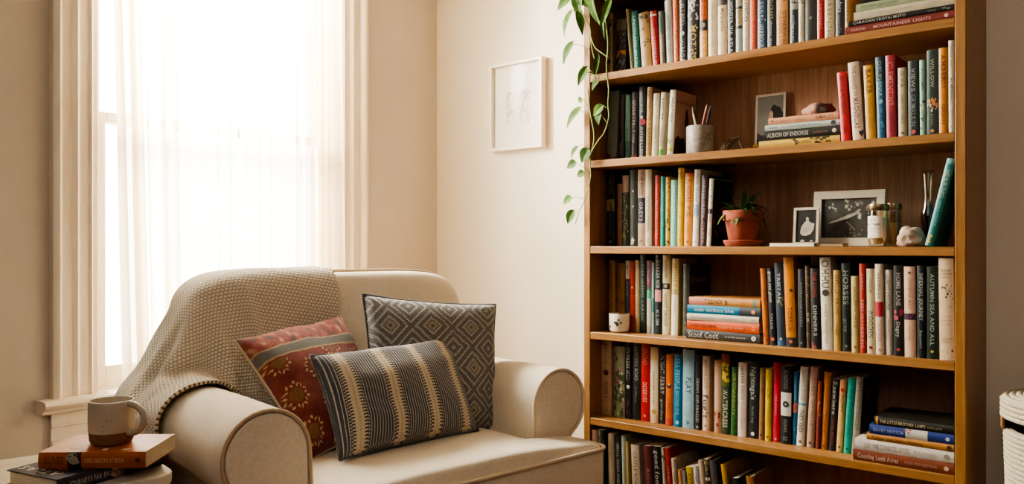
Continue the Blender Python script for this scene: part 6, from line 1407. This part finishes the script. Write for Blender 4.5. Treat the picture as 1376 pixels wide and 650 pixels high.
# ------------------------------------------------------------------ rope basket to the right of the bookcase
HB = .628; RB = .188; bcx, bcy = bx1+.265, -.245
bk_ = thing('rope_basket', 'cream coiled rope basket with lid on the floor right of the bookcase', 'basket', (bcx, bcy, 0))
def rope():
    t = NT('cotton_rope'); tc = t.n('ShaderNodeTexCoord'); s = t.n('ShaderNodeSeparateXYZ'); t.l(tc.outputs['Object'], s.inputs[0])
    an = t.ma('ARCTAN2', s.outputs[1], s.outputs[0]); f = t.ma('FRACT', t.ma('ADD', t.ma('MULTIPLY', an, 30), t.ma('MULTIPLY', s.outputs[2], 90)))
    n = t.noise(tc.outputs['Object'], 120, 3); h = t.ma('ADD', t.ma('MULTIPLY', t.ma('ABSOLUTE', t.ma('SUBTRACT', f, .5)), 1.2), t.ma('MULTIPLY', n, .5))
    t.base(t.ramp(h, [(.2, hexc('ab9e84')), (.8, hexc('d6c9b0'))])); t.rough(.9); t.bump(h, .003); return t.m
M_rope = rope()
cord = .0125
def coil(z0, z1_, rad, skip=None):
    """stack of rope rounds with scalloped outside"""
    prof = []; n = max(1, round((z1_-z0)/cord)); st = (z1_-z0)/n
    for k in range(n):
        for j in range(6):
            a = -PI/2+PI*j/6; prof.append((rad(z0+st*(k+.5))+st*.5*math.cos(a), z0+st*(k+.5)+st*.5*math.sin(a)))
    prof.append((rad(z1_), z1_)); return prof
rad = lambda z: RB*(.88+.10*min(1, z/HB))
aS0, aS1 = math.radians(192), math.radians(262)   # the hand hole, facing the room
zh0, zh1 = HB-.088, HB-.062
q = MB(); pr = coil(.001, zh0, rad); q.lathe(pr+[(pr[-1][0]-.012, zh0), (rad(0)-.016, .02), (0, .02)], (0, 0, 0), 72, cap=False)
pr = coil(zh0, zh1, rad); pr = pr+[(pr[-1][0]-.012, zh1), (pr[0][0]-.012, zh0)]
q.lathe(pr, (0, 0, 0), 60, cap=False, a0=aS1, a1=aS0+2*PI)
q.build('basket_body', M_rope, bk_, smooth=60)
q = MB(); pr = coil(zh1+.001, HB-.012, lambda z: RB*1.0)
top = []; rr_ = RB*1.0
nr = 13
for k in range(nr):
    r0 = RB*(1-.5/nr)-RB*k/nr; st = RB/nr
    for j in range(5):
        a = PI*j/5; top.append((max(0, r0+st*.5*math.cos(a)), HB-.012+st*.42*math.sin(a)+.006*math.sin(PI/2*min(1, k/3))))
q.lathe(pr+top+[(0, HB-.004)], (0, 0, 0), 72, cap=False); q.build('lid', M_rope, bk_, smooth=60)
q = MB()
a = aS0-.02
for z in (zh0-.012, zh1+.012): pass
pts0 = [((rad(zh0)+.011)*math.cos(a+da), (rad(zh0)+.011)*math.sin(a+da), z) for da, z in ((-.05, zh0-.002), (.16, zh0-.002), (.16, zh1+.004), (-.05, zh1+.004))]
c0 = Vector((-math.cos(a)*.006, -math.sin(a)*.006, 0)); q.prism(pts0, c0); q.build('leather_tab', plain('8a5a34', .6, 'tan_leather', .15), bk_, bevel=.001)
# ------------------------------------------------------------------ light
w = bpy.data.worlds.new('sky'); scene.world = w; w.use_nodes = True
bg = w.node_tree.nodes['Background']; bg.inputs[0].default_value = (1, .985, .955, 1); bg.inputs[1].default_value = 7.0
def area(name, loc, size, sy, energy, col, aim, portal=False):
    d = bpy.data.lights.new(name, 'AREA'); d.shape = 'RECTANGLE'; d.size = size; d.size_y = sy; d.energy = energy; d.color = col
    o = bpy.data.objects.new(name, d); COL.objects.link(o); o.location = loc
    o.rotation_euler = (Vector(aim)-Vector(loc)).to_track_quat('-Z', 'Y').to_euler()
    if portal: d.cycles.is_portal = True
    return o
area('window_portal', (-.17, (wy0+wy1)/2, (ZS+ZT)/2), wy1-wy0, ZT-ZS, 1, (1, 1, 1), (3, (wy0+wy1)/2, (ZS+ZT)/2), True)
area('window_daylight', (-1.1, (wy0+wy1)/2-.5, 2.5), 1.2, 1.2, 1000, (1, .985, .955), (1.4, -1.0, .7))
area('room_fill', (2.7, -3.5, 2.3), 1.8, 1.4, 17, (1, .95, .89), (1.0, -1.1, .5))  # added fill lamp behind the camera, not a source in the room
scene.view_settings.view_transform = 'AgX'
scene.view_settings.look = 'AgX - Medium High Contrast'
scene.view_settings.exposure = .4
scene.cycles.max_bounces = 10; scene.cycles.diffuse_bounces = 6; scene.cycles.transparent_max_bounces = 12
